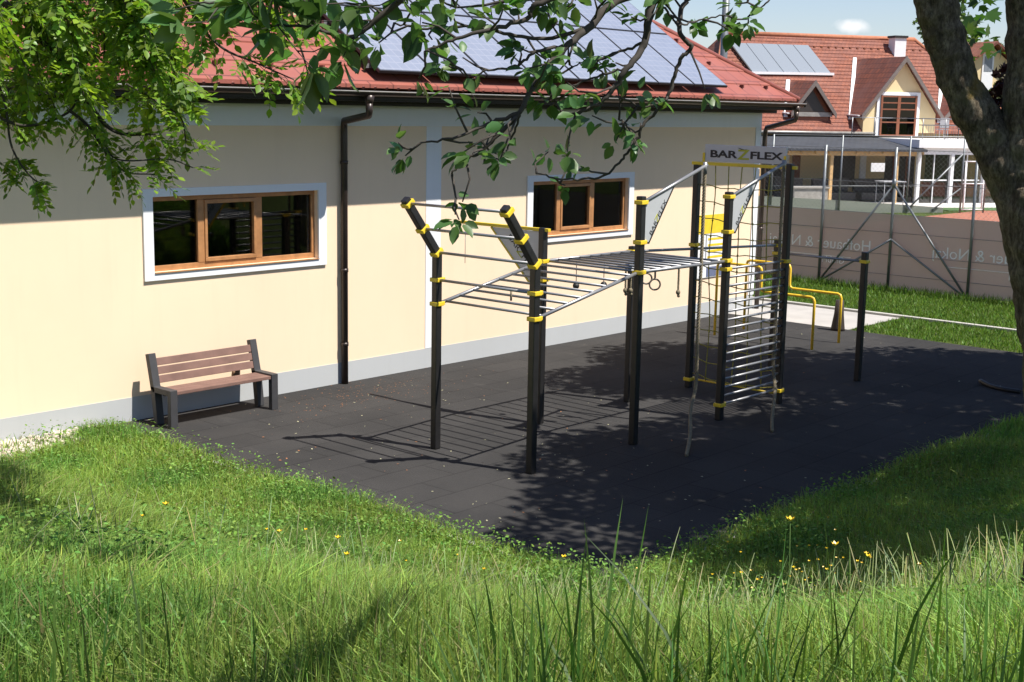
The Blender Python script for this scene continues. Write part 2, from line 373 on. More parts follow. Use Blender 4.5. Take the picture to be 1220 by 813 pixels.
# roof
EY, EX, EZ, PM = -.72, 23.28, 4.16, .68
RY = 5.6; RZ = EZ+PM*(RY-EY)
rx1 = EX-(RY-EY); BY = 2*RY-EY; LX = WX0-.5
r = MB(); th = (0, 0, -.05)
A = (LX, EY, EZ); B = (EX, EY, EZ); C = (rx1, RY, RZ); D = (LX, RY, RZ)
nrow = 17; s_tot = RY-EY                      # sheet-metal tiles: every row laps over the one below
for k in range(nrow):
    y0 = EY+s_tot*k/nrow; y1 = EY+s_tot*(k+1)/nrow+.02; zz = lambda y, l: EZ+PM*(y-EY)+l
    r.slab(((LX, y0, zz(y0, .024)), (EX-(y0-EY), y0, zz(y0, .024)), (EX-(y1-EY), y1, zz(y1, .0)), (LX, y1, zz(y1, .0))), (0, 0, -.05))
ro = r.build('roof', M_roof, club); sl = math.hypot(1, PM)
uvproj(ro, (1, 0, 0), (0, 1/sl, PM/sl))
r = MB(); Bb = (EX, BY, EZ); r.slab((B, Bb, C), th); r.slab((Bb, (LX, BY, EZ), D, C), th); uvproj(r.build('roof', M_roof, club), (0, 1, 0), (-1/sl, 0, PM/sl))
M_ridge = simple('red_ridge_cap', (.25, .075, .056), .5); M_guard = simple('dark_red_guard', (.13, .035, .025), .5)
r = MB(); r.tube((Vector(B)+Vector((0, 0, .0)), Vector(C)+Vector((0, 0, .0))), .06, 8); r.tube((C, D), .06, 8)
r.build('ridge_cap', M_ridge, ro)
r = MB()
for row in range(9):
    yy = EY+.28+row*.62
    zz = EZ+PM*(yy-EY)
    for k in range(70):
        xx = EX-.5-(yy-EY)-k*.84-(row % 2)*.42
        if xx < 6: break
        if 12.2 < xx < 20.9 and -.65 < yy < 3.4: continue
        r.box((xx-.018, yy-.05, zz), (xx+.018, yy+.03, zz+.06))
r.build('snow_guard', M_guard, ro)['kind'] = 'stuff'
r = MB(); nsc = int((EX-LX)/.21)
for k in range(nsc): 
    xx = LX+.1+k*.21; r.tube(((xx, EY-.005, EZ-.03), (xx, EY+.10, EZ-.03+PM*.105)), .024, 6)
r.build('tile_edge', M_ridge, ro)['kind'] = 'stuff'
b = MB(); b.box((LX, EY+.03, 3.98), (EX-.05, EY+.06, EZ-.06)); b.box((LX, EY+.06, 3.96), (EX-.05, -.021, 4.0)); b.box((EX-.08, EY+.06, 3.98), (EX-.05, BY, EZ-.06)); b.box((WX1+.021, -.021, 3.96), (EX-.08, BY, 4.0))
b.box((WX0, -.30, 3.90), (WX1+.1, -.06, 3.958)); b.build('eave_board', M_dark, club)
gz = EZ-.075
gpts = [(EY-.06+.062*math.cos(a), gz+.062*math.sin(a)) for a in np.linspace(math.pi, 2*math.pi, 9)]
b = MB()
b.bm.verts.ensure_lookup_table()
for (y0, z0), (y1, z1) in zip(gpts, gpts[1:]):
    b.slab(((LX, y0, z0), (EX+.08, y0, z0), (EX+.08, y1, z1), (LX, y1, z1)), (0, .004, .004))
b.box((EX+.075, EY-.12, gz-.06), (EX+.082, EY, gz)); go = b.build('gutter', M_gut, club)
b = MB(); b.tube(((LX, EY-.124, gz), (EX+.08, EY-.124, gz)), .011, 6); b.build('gutter_lip', M_gutlip, go)
def pipe(xg, xw, ztop, mat=M_gut, yw=-.075):
    yg = EY-.06; r = .048
    b = MB(); b.tube(((xg, yg, gz-.05), (xg, yg, gz-.17)), (.075, .045), 12)
    pts = [(xg, yg, gz-.15), (xg, yg, gz-.26), (xg-.02*(1 if xg > xw else -1), yg+.03, gz-.31), (xw+.03*(1 if xg > xw else -1), yw-.04, ztop+.09), (xw, yw, ztop), (xw, yw, ztop-.1), (xw, yw, .0)]
    b.tube(pts, r, 12)
    for z in (ztop-.5, 1.6, .55): b.tube(((xw, yw, z), (xw, yw, z+.05)), r+.008, 12); b.box((xw-.012, yw+.03, z+.01), (xw+.012, -.001, z+.03))
    return b.build('downpipe', mat, club)
pg = at(440, 118, 1, EY-.06).x
pipe(pg, 12.28, 3.60)
pipe(23.12, 22.99+.22, 3.52, simple('corner_pipe_brown', (.07, .05, .04), .35, .3), -.05)
b = MB(); c = at(280, 448, 1, -.0); b.box((c.x-.05, -.03, c.z-.05), (c.x+.05, -.001, c.z+.07), .006); b.build('socket_box', simple('rusty_box', (.19, .11, .06), .7), club)

# solar array, each module its own part
arr = thing('solar_array', 'blue-grey photovoltaic array in rows on the red roof of the long cream building', 'solar panels')
sy, sz = 1/sl, PM/sl
nrm = Vector((0, -sz, sy))
M_sframe = simple('panel_edge', (.06, .06, .065), .4, .5)
def rp(x, s, off): return Vector((x, EY, EZ)) + Vector((0, sy, sz))*s + nrm*off
for row in range(3):
    for k in range(8):
        x0 = 12.36+k*1.055; x1 = x0+1.035; s0 = .12+row*1.67; s1 = s0+1.65
        p = MB(); p.slab([rp(x0, s0, .17), rp(x1, s0, .17), rp(x1, s1, .17), rp(x0, s1, .17)], -nrm*.04)
        po = p.build('solar_panel', M_sframe, arr)
        q = MB(); q.poly([rp(x0+.02, s0+.02, .1735), rp(x1-.02, s0+.02, .1735), rp(x1-.02, s1-.02, .1735), rp(x0+.02, s1-.02, .1735)])
        uvproj(q.build('cell_sheet', M_solar, po), (1, 0, 0), (0, sy, sz))
p = MB()
for s in (.35, 1.4, 2.1, 3.1, 3.7, 4.7): p.beam(rp(12.3, s, .09), rp(20.85, s, .09), .05, .06)
for k in range(9):
    for s in (.5, 1.5, 2.4): p.beam(rp(12.5+k, s, -.01), rp(12.5+k, s, .07), .05, .05, up=(1, 0, 0))
p.build('mounting_rail', M_steel, arr)

# information board on the wall
bd = thing('information_board', 'yellow-headed white information board on the cream wall behind the rope net', 'sign', (21.6, -.01, 1.4))
def bdbox(nm, mat, rects, d):
    b = MB()
    for (x0, z0, x1, z1) in rects: b.box((x0, -d, z0), (x1, -d+.012, z1), .002)
    return b.build(nm, mat, bd)
bdbox('backing_panel', simple('white_board', (.78, .78, .77), .4), [(-.52, -.62, .6, .58)], .013)
bdbox('header', M_yellow, [(-.52, .22, .6, .58)], .0155)
bdbox('text_line', M_yellow, [(-.2, .22-.13-k*.115, .56, .22-.085-k*.115) for k in range(5)], .0155)
bdbox('footer', simple('slate_blue_print', (.13, .15, .24), .5), [(-.22, -.61, .6, -.42)], .0155)
bdbox('divider', M_letter, [(-.27, -.38, -.25, .2)], .0155)

# ------------------------------------------------------------------ bench
bn = thing('park_bench', 'brown plank bench with charcoal frames against the cream wall', 'bench', (9.78, -.45, .004))
for sx in (-1, 1):
    f = MB(); x0, x1 = (-.81, -.71) if sx < 0 else (.71, .81)
    f.box((x0, -.27, 0), (x1, -.20, .47), .006)
    f.box((x0, -.2, .40), (x1, .12, .47), .006)
    f.beam(((x0+x1)/2, .06, 0), ((x0+x1)/2, .115, .47), .1, .08, .006, up=(0, 1, 0))
    f.beam(((x0+x1)/2, .115, .43), ((x0+x1)/2, .215, .86), .1, .075, .006, up=(0, 1, 0))
    f.build('end_frame', M_benchf, bn)
for k in range(3):
    f = MB(); y0 = -.255+k*.115; f.box((-.709, y0, .405), (.709, y0+.108, .448), .006); f.build('seat_plank', M_benchp, bn)
for k in range(3):
    z = .545+k*.105; y = .13+(z-.47)*.235
    f = MB(); f.box((-.709, -.018, -.047), (.709, .018, .047), .006, Matrix.Translation((0, y-.02, z)) @ Matrix.Rotation(R_(-13), 4, 'X')); f.build('back_slat', M_benchp, bn)
f = MB(); f.box((-.709, .0, .35), (.709, .05, .40), .005); f.build('rail', M_benchf, bn)

# ------------------------------------------------------------------ climbing frame
XA, XB, XC, XD, XE = 10.62, 12.45, 14.28, 15.72, 17.97; Yb, Yf = -3.583, -5.055; PW = .086
rig = thing('climbing_rig', 'black post climbing frame with yellow clamps, steel ladder bars and grey sign panels', 'climbing frame', (14.3, -4.3, .004))
off = Vector((14.3, -4.3, .0))
def L(x, y, z): return Vector((x, y, z))-off
def part(mb, nm, mat, par=None): return mb.build(nm, mat, par or rig)
posts = {}
def post(key, x, y, h, clamps, head=None):
    b = MB(); b.box(L(x-PW/2, y-PW/2, 0), L(x+PW/2, y+PW/2, h), .012)
    if head:
        b.beam(L(x+.012, y, h-.02), L(*head), PW, PW, .012, up=(1, 0, 0))
    o = part(b, 'post', M_post); posts[key] = o
    for z in clamps:
        c = MB(); w = PW/2+.016
        c.box(L(x-w, y-w, z-.024), L(x+w, y+w, z+.024), .008)
        c.box(L(x+w-.006, y-.028, z-.022), L(x+w+.05, y+.028, z+.022), .006)
        part(c, 'clamp', M_yellow, o)
    if head:
        a = L(x, y, h); e = L(*head); d = (e-a)
        for t in (.02, .46, .92):
            q = a+d*t; dn = d.normalized(); c = MB(); c.beam(q-dn*.026, q+dn*.026, PW+.034, PW+.034, .008, up=(1, 0, 0)); part(c, 'clamp', M_yellow, o)
    return o
H1 = (XA-.50, Yb, 2.90); H2 = (XA-.50, Yf, 2.90)
post('P1', XA, Yb, 2.27, (1.695, 1.97), H1); post('P2', XA, Yf, 2.27, (1.695, 1.97), H2)
post('P3', XB, Yb, 2.46, (2.05, 1.82)); post('P4', XB, Yf, 2.93, (2.05, 2.86, 2.40))
post('P5', XC, Yb, 2.12, (2.05,)); post('P7', XC, Yf, 2.92, (2.06, 1.95, 2.86, 2.42, .2))
post('P6', XD, Yb, 3.17, (2.05, .12)); post('P8', XD, Yf, 3.24, (1.95, .18))
post('P10', XE, Yb, 1.98, (1.78, 2.04-.14)); post('P9', XE, Yf, 1.92, (1.78,))
def tubep(nm, pts, r=.018, mat=M_steel, par=None, n=10):
    b = MB(); b.tube([L(*p) for p in pts], r, n); return part(b, nm, mat, par)
def lerp(a, b, t): return tuple(a[i]+(b[i]-a[i])*t for i in range(3))
# sloping heads: three cross bars + one on the posts
for t in (.02, .46, .92):
    tubep('cross_bar', (lerp((XA, Yb, 2.27), H1, t), lerp((XA, Yf, 2.27), H2, t)), .016)
tubep('cross_bar', ((XA, Yb, 1.97), (XA, Yf, 1.97)), .016)
A1, A2 = (XA+.05, Yb, 1.695), (XA+.05, Yf, 1.695); B1, B2 = (XB, Yb, 2.05), (XB, Yf, 2.05); C1, C2 = (XC, Yb, 2.05), (XC, Yf, 2.05)
tubep('ladder_rail', (A1, B1), .021); tubep('ladder_rail', (A2, B2), .021); tubep('ladder_rail', (B1, C1), .021); tubep('ladder_rail', (B2, C2), .021)
tubep('ladder_rail', (C1, (XE, Yb, 2.04-.14)), .019)
for k in range(8): t = (k+.4)/8; tubep('rung', (lerp(A1, B1, t), lerp(A2, B2, t)), .0145)
for k in range(9): t = (k+.3)/8.6; tubep('rung', (lerp(B1, C1, t), lerp(B2, C2, t)), .0145)
for k in range(17): z = .20+k*(1.75/16); tubep('wall_bar', ((XC+.04, Yf, z), (XD-.04, Yf, z)), .0155)
tubep('pull_up_bar', ((XE, Yb, 1.78), (XE, Yf, 1.78)), .017)
tubep('side_bar', ((XD, Yf, 1.95), (XE, Yf, 1.78)), .001) if False else None
def gusset(x, z0, z1):
    a = (x+.05, Yf, z1); e = (x+1.31, Yf, z1+.40)
    tubep('cantilever_bar', (a, e), .022)
    g = MB(); t = .46; m = lerp(a, e, t)
    tri = [(x+.075, z0+.01), (x+.17, z0-.01), (m[0]+.02, m[2]-.012), (x+.075, z1-.005)]
    g.slab([L(px, Yf-.008, pz) for px, pz in tri], (0, .016, 0)); go_ = part(g, 'sign_panel', M_sign)
    g = MB(); g.beam(L(x+.16, Yf, z0-.02), L(m[0], Yf, m[2]-.01), .024, .02); g.beam(L(x+.05, Yf, z0-.005), L(x+.17, Yf, z0-.02), .024, .02); part(g, 'panel_edge', M_post, go_)
    d = Vector((m[0]-x-.16, 0, m[2]-z0)); cx, cz = x+.315, (z0+.255)
    ux = d.normalized(); uy = Vector((-ux.z, 0, ux.x))
    for txt, o, mt, s in (('BAR', -.125, M_letter, .078), ('Z', 0, M_letterg, .115), ('FLEX', .145, M_letter, .078)):
        text_obj('lettering', txt, s, mt, go_, frameM(L(cx, Yf-.0095, cz)+ux*o, ux, uy), 1.35, .0012)
gusset(XB, 2.40, 2.86); gusset(XC, 2.42, 2.86)
# cantilever beam towards the wall with its hanging panel
yb0 = (XB, Yb-.06, 2.42)
b = MB(); b.beam(L(XB, Yb-.1, 2.435), L(XB, Yb+1.42, 2.435), .05, .04, .006); bo = part(b, 'cantilever_beam', M_yellow)
tri = [(Yb+.06, 2.41), (Yb+.86, 2.41), (Yb+.14, 1.72), (Yb+.06, 1.72)]
g = MB(); g.slab([L(XB-.008, y, z) for y, z in tri], (.016, 0, 0)); gp = part(g, 'sign_panel', M_sign)
g = MB(); g.beam(L(XB, Yb+.87, 2.41), L(XB, Yb+.14, 1.70), .03, .022); part(g, 'panel_edge', M_yellow, gp)
ux = Vector((0, -.73, -.69)).normalized(); uy = Vector((0, -.69, .73))
for txt, o, mt, s in (('BAR', -.16, M_letter, .10), ('Z', 0, M_letterg, .15), ('FLEX', .19, M_letter, .10)):
    text_obj('lettering', txt, s, mt, gp, frameM(L(XB-.0095, Yb+.36, 2.13)+ux*o, ux, uy), 1.35, .0012)
# top sign between the tall posts
b = MB(); b.beam(L(XD, Yb+.08, 3.19), L(XD, Yf-.10, 3.19), .06, .045, .006); part(b, 'top_beam', M_yellow)
b = MB(); b.box(L(XD-.011, Yf+.06, 3.225), L(XD+.011, Yb-.12, 3.455), .004); sg = part(b, 'sign_board', M_sign)
b = MB()
for y in (Yf+.08, Yb-.11): b.box(L(XD-.02, y-.02, 3.21), L(XD-.012, y+.02, 3.34), .003)
part(b, 'bracket', M_yellow, sg)
uy = Vector((0, 0, 1)); ux = Vector((0, -1, 0)); cy = (Yb+Yf)/2-.03
for txt, o, mt, s, xs_ in (('BAR', -.345, M_letter, .135, 1.75), ('Z', -.02, M_letterg, .185, 1.5), ('FLEX', .33, M_letter, .135, 1.7)):
    text_obj('lettering', txt, s, mt, sg, frameM(L(XD-.013, cy, 3.325)+ux*o, ux, uy), xs_, .0015, 'CENTER', .0045)
b = MB()                                     # the swoosh over the Z
pp = [(-.10, .425), (-.06, .418), (-.02, .408), (.02, .403), (.06, .409), (.02, .393), (-.02, .395), (-.06, .408)]
b.slab([L(XD-.0125, cy-s_+.02, 3.0+z) for s_, z in pp], (-.002, 0, 0)); part(b, 'lettering', M_letter, sg)

# things hanging in the frame
net = thing('climbing_net', 'olive rope climbing net strung between the two tallest posts', 'net', (XD, (Yb+Yf)/2, .02))
def NL(y, z, k): return Vector((.02*math.sin(y*5+z*3)+.015*math.sin(z*2.3), y-(Yb+Yf)/2+.012*math.sin(z*4+k), z-.02))
vy = [Yb-.06-(Yb-Yf-.14)*f for f in (.17, .335, .5, .665, .83)]
b = MB()
for k, y in enumerate(vy): b.tube([NL(y, z, k) for z in np.linspace(.14, 3.17, 16)], .0075, 6)
b.build('vertical_rope', M_net, net)
b = MB()
for k in range(13):
    z0 = .16+k*.225
    ys_ = np.linspace(Yb-.05, Yf+.05, 13)
    b.tube([NL(y, z0+.05*abs(((i/12)*2-1))**2+.012*math.sin(i*1.7+k), k*.7) for i, y in enumerate(ys_)], .0075, 6)
b.build('horizontal_rope', M_net, net)
b = MB()
for k, y in enumerate(vy):
    for j in range(13): b.ball(NL(y, .165+j*.225, k), .014, 8)
b.build('knot', M_net, net)['kind'] = 'stuff'
b = MB(); b.tube([NL(Yb-.05, .13, 0), NL(Yf+.05, .13, 0)], .014, 8); b.build('bottom_bar', M_yellow, net)

def twisted(pts, r, pitch, strands=3, step=.016):
    b = MB(); P = [Vector(p) for p in pts]; seg = []
    for i in range(len(P)-1):
        n = max(1, int((P[i+1]-P[i]).length/step))
        seg += [P[i].lerp(P[i+1], j/n) for j in range(n)]
    seg.append(P[-1])
    for s in range(strands):
        ph = 2*math.pi*s/strands; path = []
        for i, p in enumerate(seg):
            T = (seg[min(i+1, len(seg)-1)]-seg[max(i-1, 0)]).normalized(); x = T.cross(Vector((.3, .9, .1))).normalized(); y = T.cross(x)
            a = ph+2*math.pi*i*step/pitch; path.append(p+(x*math.cos(a)+y*math.sin(a))*r*.62)
        b.tube(path, r*.56, 6)
    return b
def curve(pts, n=10):                        # Catmull-Rom through points
    P = [Vector(p) for p in pts]; P = [P[0]*2-P[1]]+P+[P[-1]*2-P[-2]]; out = []
    for i in range(1, len(P)-2):
        for j in range(n):
            t = j/n; a, b_, c, d = P[i-1], P[i], P[i+1], P[i+2]
            out.append(.5*((2*b_)+(c-a)*t+(2*a-5*b_+4*c-d)*t*t+(3*b_-a-3*c+d)*t**3))
    out.append(P[-2]); return out
def rope(x, lab, tail):
    t = thing('climbing_rope', lab, 'rope', (x, Yf, 0), 0, 'thick climbing ropes hanging from the cantilever bars')
    pts = curve([(0, 0, 3.20), (.005, .0, 2.2), (-.005, 0, 1.2), (0, .0, .55)]+tail, 10)
    twisted(pts, .021, .11).build('rope', M_rope, t)
    b = MB(); b.tube([(0, 0, 3.16), (0, 0, 3.30)], .026, 10); b.build('shackle', M_steel, t); return t
e1 = at(818, 543, 2, .02)-Vector((XB+1.27, Yf, 0)); e2 = at(920, 514, 2, .02)-Vector((XC+1.27, Yf, 0))
rope(XB+1.27, 'thick twisted rope by the net with its end bent far out on the rubber', [tuple(e1*.25+Vector((.02, .05, .30))), tuple(e1*.6+Vector((0, 0, .10))), tuple(e1)])
rope(XC+1.27, 'thick twisted rope hanging beside the wall bars to a short curled end', [tuple(e2*.2+Vector((.02, -.03, .3))), tuple(e2*.75+Vector((0, 0, .10))), tuple(e2)])
def hang(nm, lab, cat, px, py, grp=None, axis=2, val=2.04):
    p = at(px, py, axis, val); return thing(nm, lab, cat, p, 0, grp), p
for (px, py), lab in (((687, 313), 'left of the two dark balls hanging on cords under the ladder'), ((720, 312), 'right of the two dark balls hanging on cords under the ladder')):
    t, p = hang('ball_grip', lab, 'ball grip', px, py, 'ball grips under the ladder')
    b = MB(); b.tube([(0, 0, 0), (0, 0, -.25)], .005, 6); b.build('cord', M_chain, t)
    b = MB(); b.ball((0, 0, -.29), .042, 14); b.build('ball', M_chain, t)
rd = Vector((.68, -.73, 0))
for dx, lab, z in ((-.09, 'higher, half hidden steel gymnastic ring under the horizontal ladder', .17), (.0, 'lower steel gymnastic ring hanging on a black strap under the ladder', .24)):
    t, p = hang('gymnastic_ring', lab, 'ring', 781, 316, 'gymnastic rings'); t.location = p+rd*dx+Vector((0, .02 if dx else 0, 0))
    b = MB(); b.beam((0, 0, 0.02), (0, 0, -z+.07), .03, .008); b.build('strap', M_chain, t)
    b = MB(); b.torus((0, 0, -z), .066, .011, rd, (0, 0, 1)); b.build('ring', simple('ring_wood', (.12, .10, .08), .5), t)
for (px, py), lab in (((746, 318), 'pale knotted rope grip hanging just left of a black post'), ((752, 318), 'pale knotted rope grip partly behind a black post'), ((809, 320), 'knotted rope grip hanging alone under the far end of the ladder')):
    t, p = hang('rope_grip', lab, 'rope grip', px, py, 'knotted rope grips')
    twisted([(0, 0, 0), (0, 0, -.30)], .013, .07).build('rope', M_rope, t)
    b = MB(); b.ball((0, 0, -.29), .028, 10, (1, 1, 1.2)); b.ball((.012, 0, -.335), .02, 8); b.build('knot', M_rope, t)
t, p = hang('pull_cable', 'thin steel cable hanging from the outer end of the yellow beam', 'cable', 552, 272, None, 0, XB); t.location = (XB, Yb+1.33, 2.41)
b = MB(); b.tube([(0, 0, 0), (0, 0, -.06)], .016, 8); b.build('hook', M_yellow, t)
b = MB(); b.tube([(0, 0, -.05), (0, 0, -.5)], .004, 6); b.build('cable', M_steel, t)
t, p = hang('handle_grip', 'short grey handle hanging from a rung of the sloping ladder', 'handle', 609, 348, None, 2, 1.86)
b = MB(); b.tube([(0, 0, .02), (0, 0, -.1)], .012, 8); b.build('grip', M_rope, t)

# ------------------------------------------------------------------ yellow bars, stump, fallen branch
yb_ = thing('parallel_bars', 'pair of stepped yellow tube bars at the far edge of the black surface', 'parallel bars', (20.3, -2.3, .004))
def ybar(x, y0, zl, ym, zh, y1):
    pts = [(x, y0, 0), (x, y0, zl-.07), (x, y0+.02, zl-.02), (x, y0+.07, zl), (x, ym-.07, zl), (x, ym-.02, zl+.02), (x, ym, zl+.07), (x, ym, zh-.07), (x, ym+.02, zh-.02), (x, ym+.07, zh), (x, y1-.07, zh), (x, y1-.02, zh-.02), (x, y1, zh-.07), (x, y1, 0)]
    b = MB(); b.tube([Vector(p)-Vector((20.3, -2.3, 0)) for p in pts], .024, 10); b.build('bar', M_yellowbar, yb_)
ybar(19.82, -3.24, .88, -2.2, 1.30, -1.3); ybar(20.77, -3.22, .85, -2.2, 1.27, -1.3)
b = MB(); ps = at(998, 394, 2, 0)
b.tube([(ps.x, ps.y, 0), (ps.x, ps.y, .05), (ps.x+.01, ps.y, .3), (ps.x+.02, ps.y, .56)], (.13, .125, .09, .075), 10)
tag(b.build('bollard', simple('dark_brown_stump', (.03, .02, .016), .7)), 'short dark flared post on the path behind the yellow bars', 'post')
b = MB(); pts = [at(1168, 454, 2, .05), at(1180, 460, 2, .03), at(1196, 464, 2, .03), at(1216, 467, 2, .03)]
b.tube(curve([tuple(p) for p in pts], 5), .035, 8)
tag(b.build('hose', simple('dark_hose', (.018, .017, .016), .5)), 'dark bent hose lying on the rubber beside the tree trunk', 'hose')

# ------------------------------------------------------------------ court fence with fabric screen
FX = 28.1
fen = thing('court_fence', 'galvanised court fence with brown fabric screen and mirrored lettering', 'fence', (FX, 0, 0))
ysf = [1.30, -.45, -2.32]
for y in (9.5, 7.4, 5.2, 3.2)+tuple(ysf)+(-4.2, -6.1, -8.0, -9.9, -11.8):
    b = MB(); b.tube([(0, y, -.02), (0, y, 3.2)], .035, 8); b.build('post', M_fgal, fen)
b = MB(); b.tube([(-.05, -.47, 2.38), (-.03, 1.26, .06)], .026, 8); b.tube([(-.05, -.47, 2.38), (-.03, -2.28, .06)], .026, 8); b.tube([(-.05, -.47, 2.3), (-.05, -.47, 2.5)], .05, 8); b.build('brace', M_fgal, fen)
b = MB(); b.tube([(-.05, -.48, 1.15), (-.07, 1.24, .05)], .024, 8); b.tube([(-.05, -.48, 1.15), (-.07, -2.27, .05)], .024, 8); b.build('brace', M_fgal, fen)
b = MB(); b.slab([(.045, 9.5, .03), (.045, -12, .03), (.045, -12, 1.70), (.045, 9.5, 1.70)], (.004, 0, 0)); scn = b.build('screen', mat_screen(), fen)
b = MB()
for z in (.35, .8, 1.3, 1.71, 2.4, 3.15): b.tube([(.0, 9.5, z), (0, -12, z)], .006, 5)
b.build('wire', M_fgal, fen)
b = MB()                                       # chain link above the screen
s_ = .11
for k in range(int(21.5/s_)):
    y = 9.5-k*s_
    for sgn in (1, -1):
        y1 = y+sgn*1.5
        b.tube([(.012, y, 1.70), (.012, y1, 3.15)], .0016, 3, False)
b.build('chain_link', M_fgal, fen)
M_scrt = simple('pale_print', (.95, .93, .90), .8)
# seen from behind: x runs towards +Y so that it reads mirrored from our side
def mtext(txt, y, z, size):
    text_obj('lettering', txt, size, M_scrt, scn, frameM((.040, y, z), (0, 1, 0), (0, 0, 1)), 1.0, .0015)
def mtext2(txt, y, z, size, al): text_obj('lettering', txt, size, M_scrt, scn, frameM((.040, y, z), (0, 1, 0), (0, 0, 1)), 1.0, .0015, al)
def ytext(px, py): q = at(px, py, 0, FX); return q.y, q.z
for y, al in ((.03, 'LEFT'), (-1.42, 'RIGHT')):
    mtext2('Hofbauer & Nokaj', y, .93, .36, al)
    ym = y+1.5 if al == 'LEFT' else y-1.5
    b = MB(); b.box((.037, ym-1.0, .635), (.0405, ym+1.1, .65)); b.build('printed_rule', M_scrt, scn)
    mtext2('GmbH', ym-.55, .55, .22, 'CENTER')

# ------------------------------------------------------------------ club restaurant behind the court
HO = Vector((56, 13.4, 0)); HA = math.atan2(-.53, .848); hu = Vector((math.cos(HA), math.sin(HA), 0)); hn = Vector((-math.sin(HA), math.cos(HA), 0))
def hp(px, py, ly):
    d = ray(px, py); t = ((HO-CAM).dot(hn)+ly)/d.dot(hn); P = CAM+d*t-HO; return Vector((P.dot(hu), ly, P.z))
hs = thing('restaurant', 'large house with orange clay tiled roof, gabled dormers and balcony terrace', 'house', HO, HA)
M_hwall = wall_mat('ochre_house_render', (.76, .60, .34)); M_hwhite = simple('white_trim', (.80, .80, .80), .6, 0, .03)
M_hdark = simple('dark_opening', (.04, .032, .028), .35); M_hwood = simple('chestnut_joinery', (.22, .075, .035), .5); M_timber = simple('light_timber', (.60, .38, .17), .6)
e, rdg, slp = 3.5, 9.0, (7.72-3.15)/5.5
XL, XR = -7.4, 9.5
b = MB(); b.box((XL+.3, 4, -.3), (XR, 14, 3.3)); b.build('wall', M_hwall, hs)
b = MB(); nr = 26
for k in range(nr):
    f0, f1 = k/nr, min(1, (k+1.1)/nr); q = lambda x0, x1, f: x0+(x1-x0)*f
    b.slab([(q(XL, -4.4, f0), q(e, rdg, f0), q(3.15, 7.72, f0)+.045), (q(XR, 6.3, f0), q(e, rdg, f0), q(3.15, 7.72, f0)+.045), (q(XR, 6.3, f1), q(e, rdg, f1), q(3.15, 7.72, f1)), (q(XL, -4.4, f1), q(e, rdg, f1), q(3.15, 7.72, f1))], (0, 0, -.12))
rf = b.build('roof', M_clay, hs); uvproj(rf, (1, 0, 0), (0, .77, .64))
b = MB(); b.slab([(XR, e, 3.15), (XR, 14.5, 3.15), (6.3, rdg, 7.72)], (0, 0, -.12)); b.slab([(XR, 14.5, 3.15), (XL, 14.5, 3.15), (-4.4, rdg, 7.72), (6.3, rdg, 7.72)], (0, 0, -.12)); b.slab([(XL, 14.5, 3.15), (XL, e, 3.15), (-4.4, rdg, 7.72)], (0, 0, -.12))
uvproj(b.build('roof', M_clay, hs), (0, 1, 0), (.77, 0, .64))
b = MB(); b.tube([(-4.4, rdg, 7.74), (6.3, rdg, 7.74)], .13, 8); b.tube([(6.3, rdg, 7.74), (XR, e, 3.18)], .1, 8); b.tube([(-4.4, rdg, 7.74), (XL, e, 3.18)], .1, 8); b.build('ridge_cap', simple('terracotta_ridge', (.40, .15, .075), .8), rf)
def zr(ly): return 3.15+slp*(ly-e)
b = MB()
for row, ly in enumerate((8.3,)):
    for k in range(26): b.box((-3.8+k*.4, ly-.05, zr(ly)), (-3.72+k*.4, ly+.03, zr(ly)+.10))
b.build('snow_guard', M_hwood, rf)['kind'] = 'stuff'
b = MB(); b.tube([(XL, e-.06, 3.05), (1.05, e-.06, 3.05)], .07, 8); b.build('gutter', M_gutlip, hs)
ch = hp(1069, 56, 8.2)
b = MB(); b.box((ch.x-.32, 7.9, 6.3), (ch.x+.32, 8.5, 7.75)); co = b.build('chimney', M_hwhite, rf)
b = MB(); b.box((ch.x-.38, 7.84, 7.752), (ch.x+.38, 8.56, 7.86)); b.build('cap', M_dark, co)
# roof collector lies on the roof
def onhr(px, py, off=0):
    d = ray(px, py); best = None; nn = (hn*(-slp)+Vector((0, 0, 1))); P0 = HO+hn*e+Vector((0, 0, 3.15+off)); t = (P0-CAM).dot(nn)/d.dot(nn); P = CAM+d*t-HO
    return Vector((P.dot(hu), P.dot(hn), P.z))
tl, tr, br_, bl = onhr(870, 51, .15), onhr(963, 54, .15), onhr(990, 87, .15), onhr(896, 85.5, .15)
rw = Matrix.Translation(HO) @ Matrix.Rotation(HA, 4, 'Z')
cl = thing('solar_collector', 'pale grey solar collector on the orange tiled roof of the house', 'solar collector', HO, HA)
nn = Vector((0, -slp, 1)).normalized()
for k in range(5):
    f0, f1 = k/5+.004, (k+1)/5-.004
    q = MB(); q.slab([tl.lerp(tr, f0), tl.lerp(tr, f1), bl.lerp(br_, f1), bl.lerp(br_, f0)], -nn*.08); uvproj(q.build('collector_panel', M_coll, cl), (1, 0, 0), (0, .77, .64))
q = MB(); q.beam(bl-Vector((.1, .05, .06)), br_+Vector((.1, -.05, -.06)), .2, .12); q.build('edge_flashing', M_hwhite, cl)
q = MB(); q.beam(tl+Vector((-.06, 0, 0)), bl+Vector((-.06, 0, 0)), .08, .1); q.build('frame', M_dark, cl)
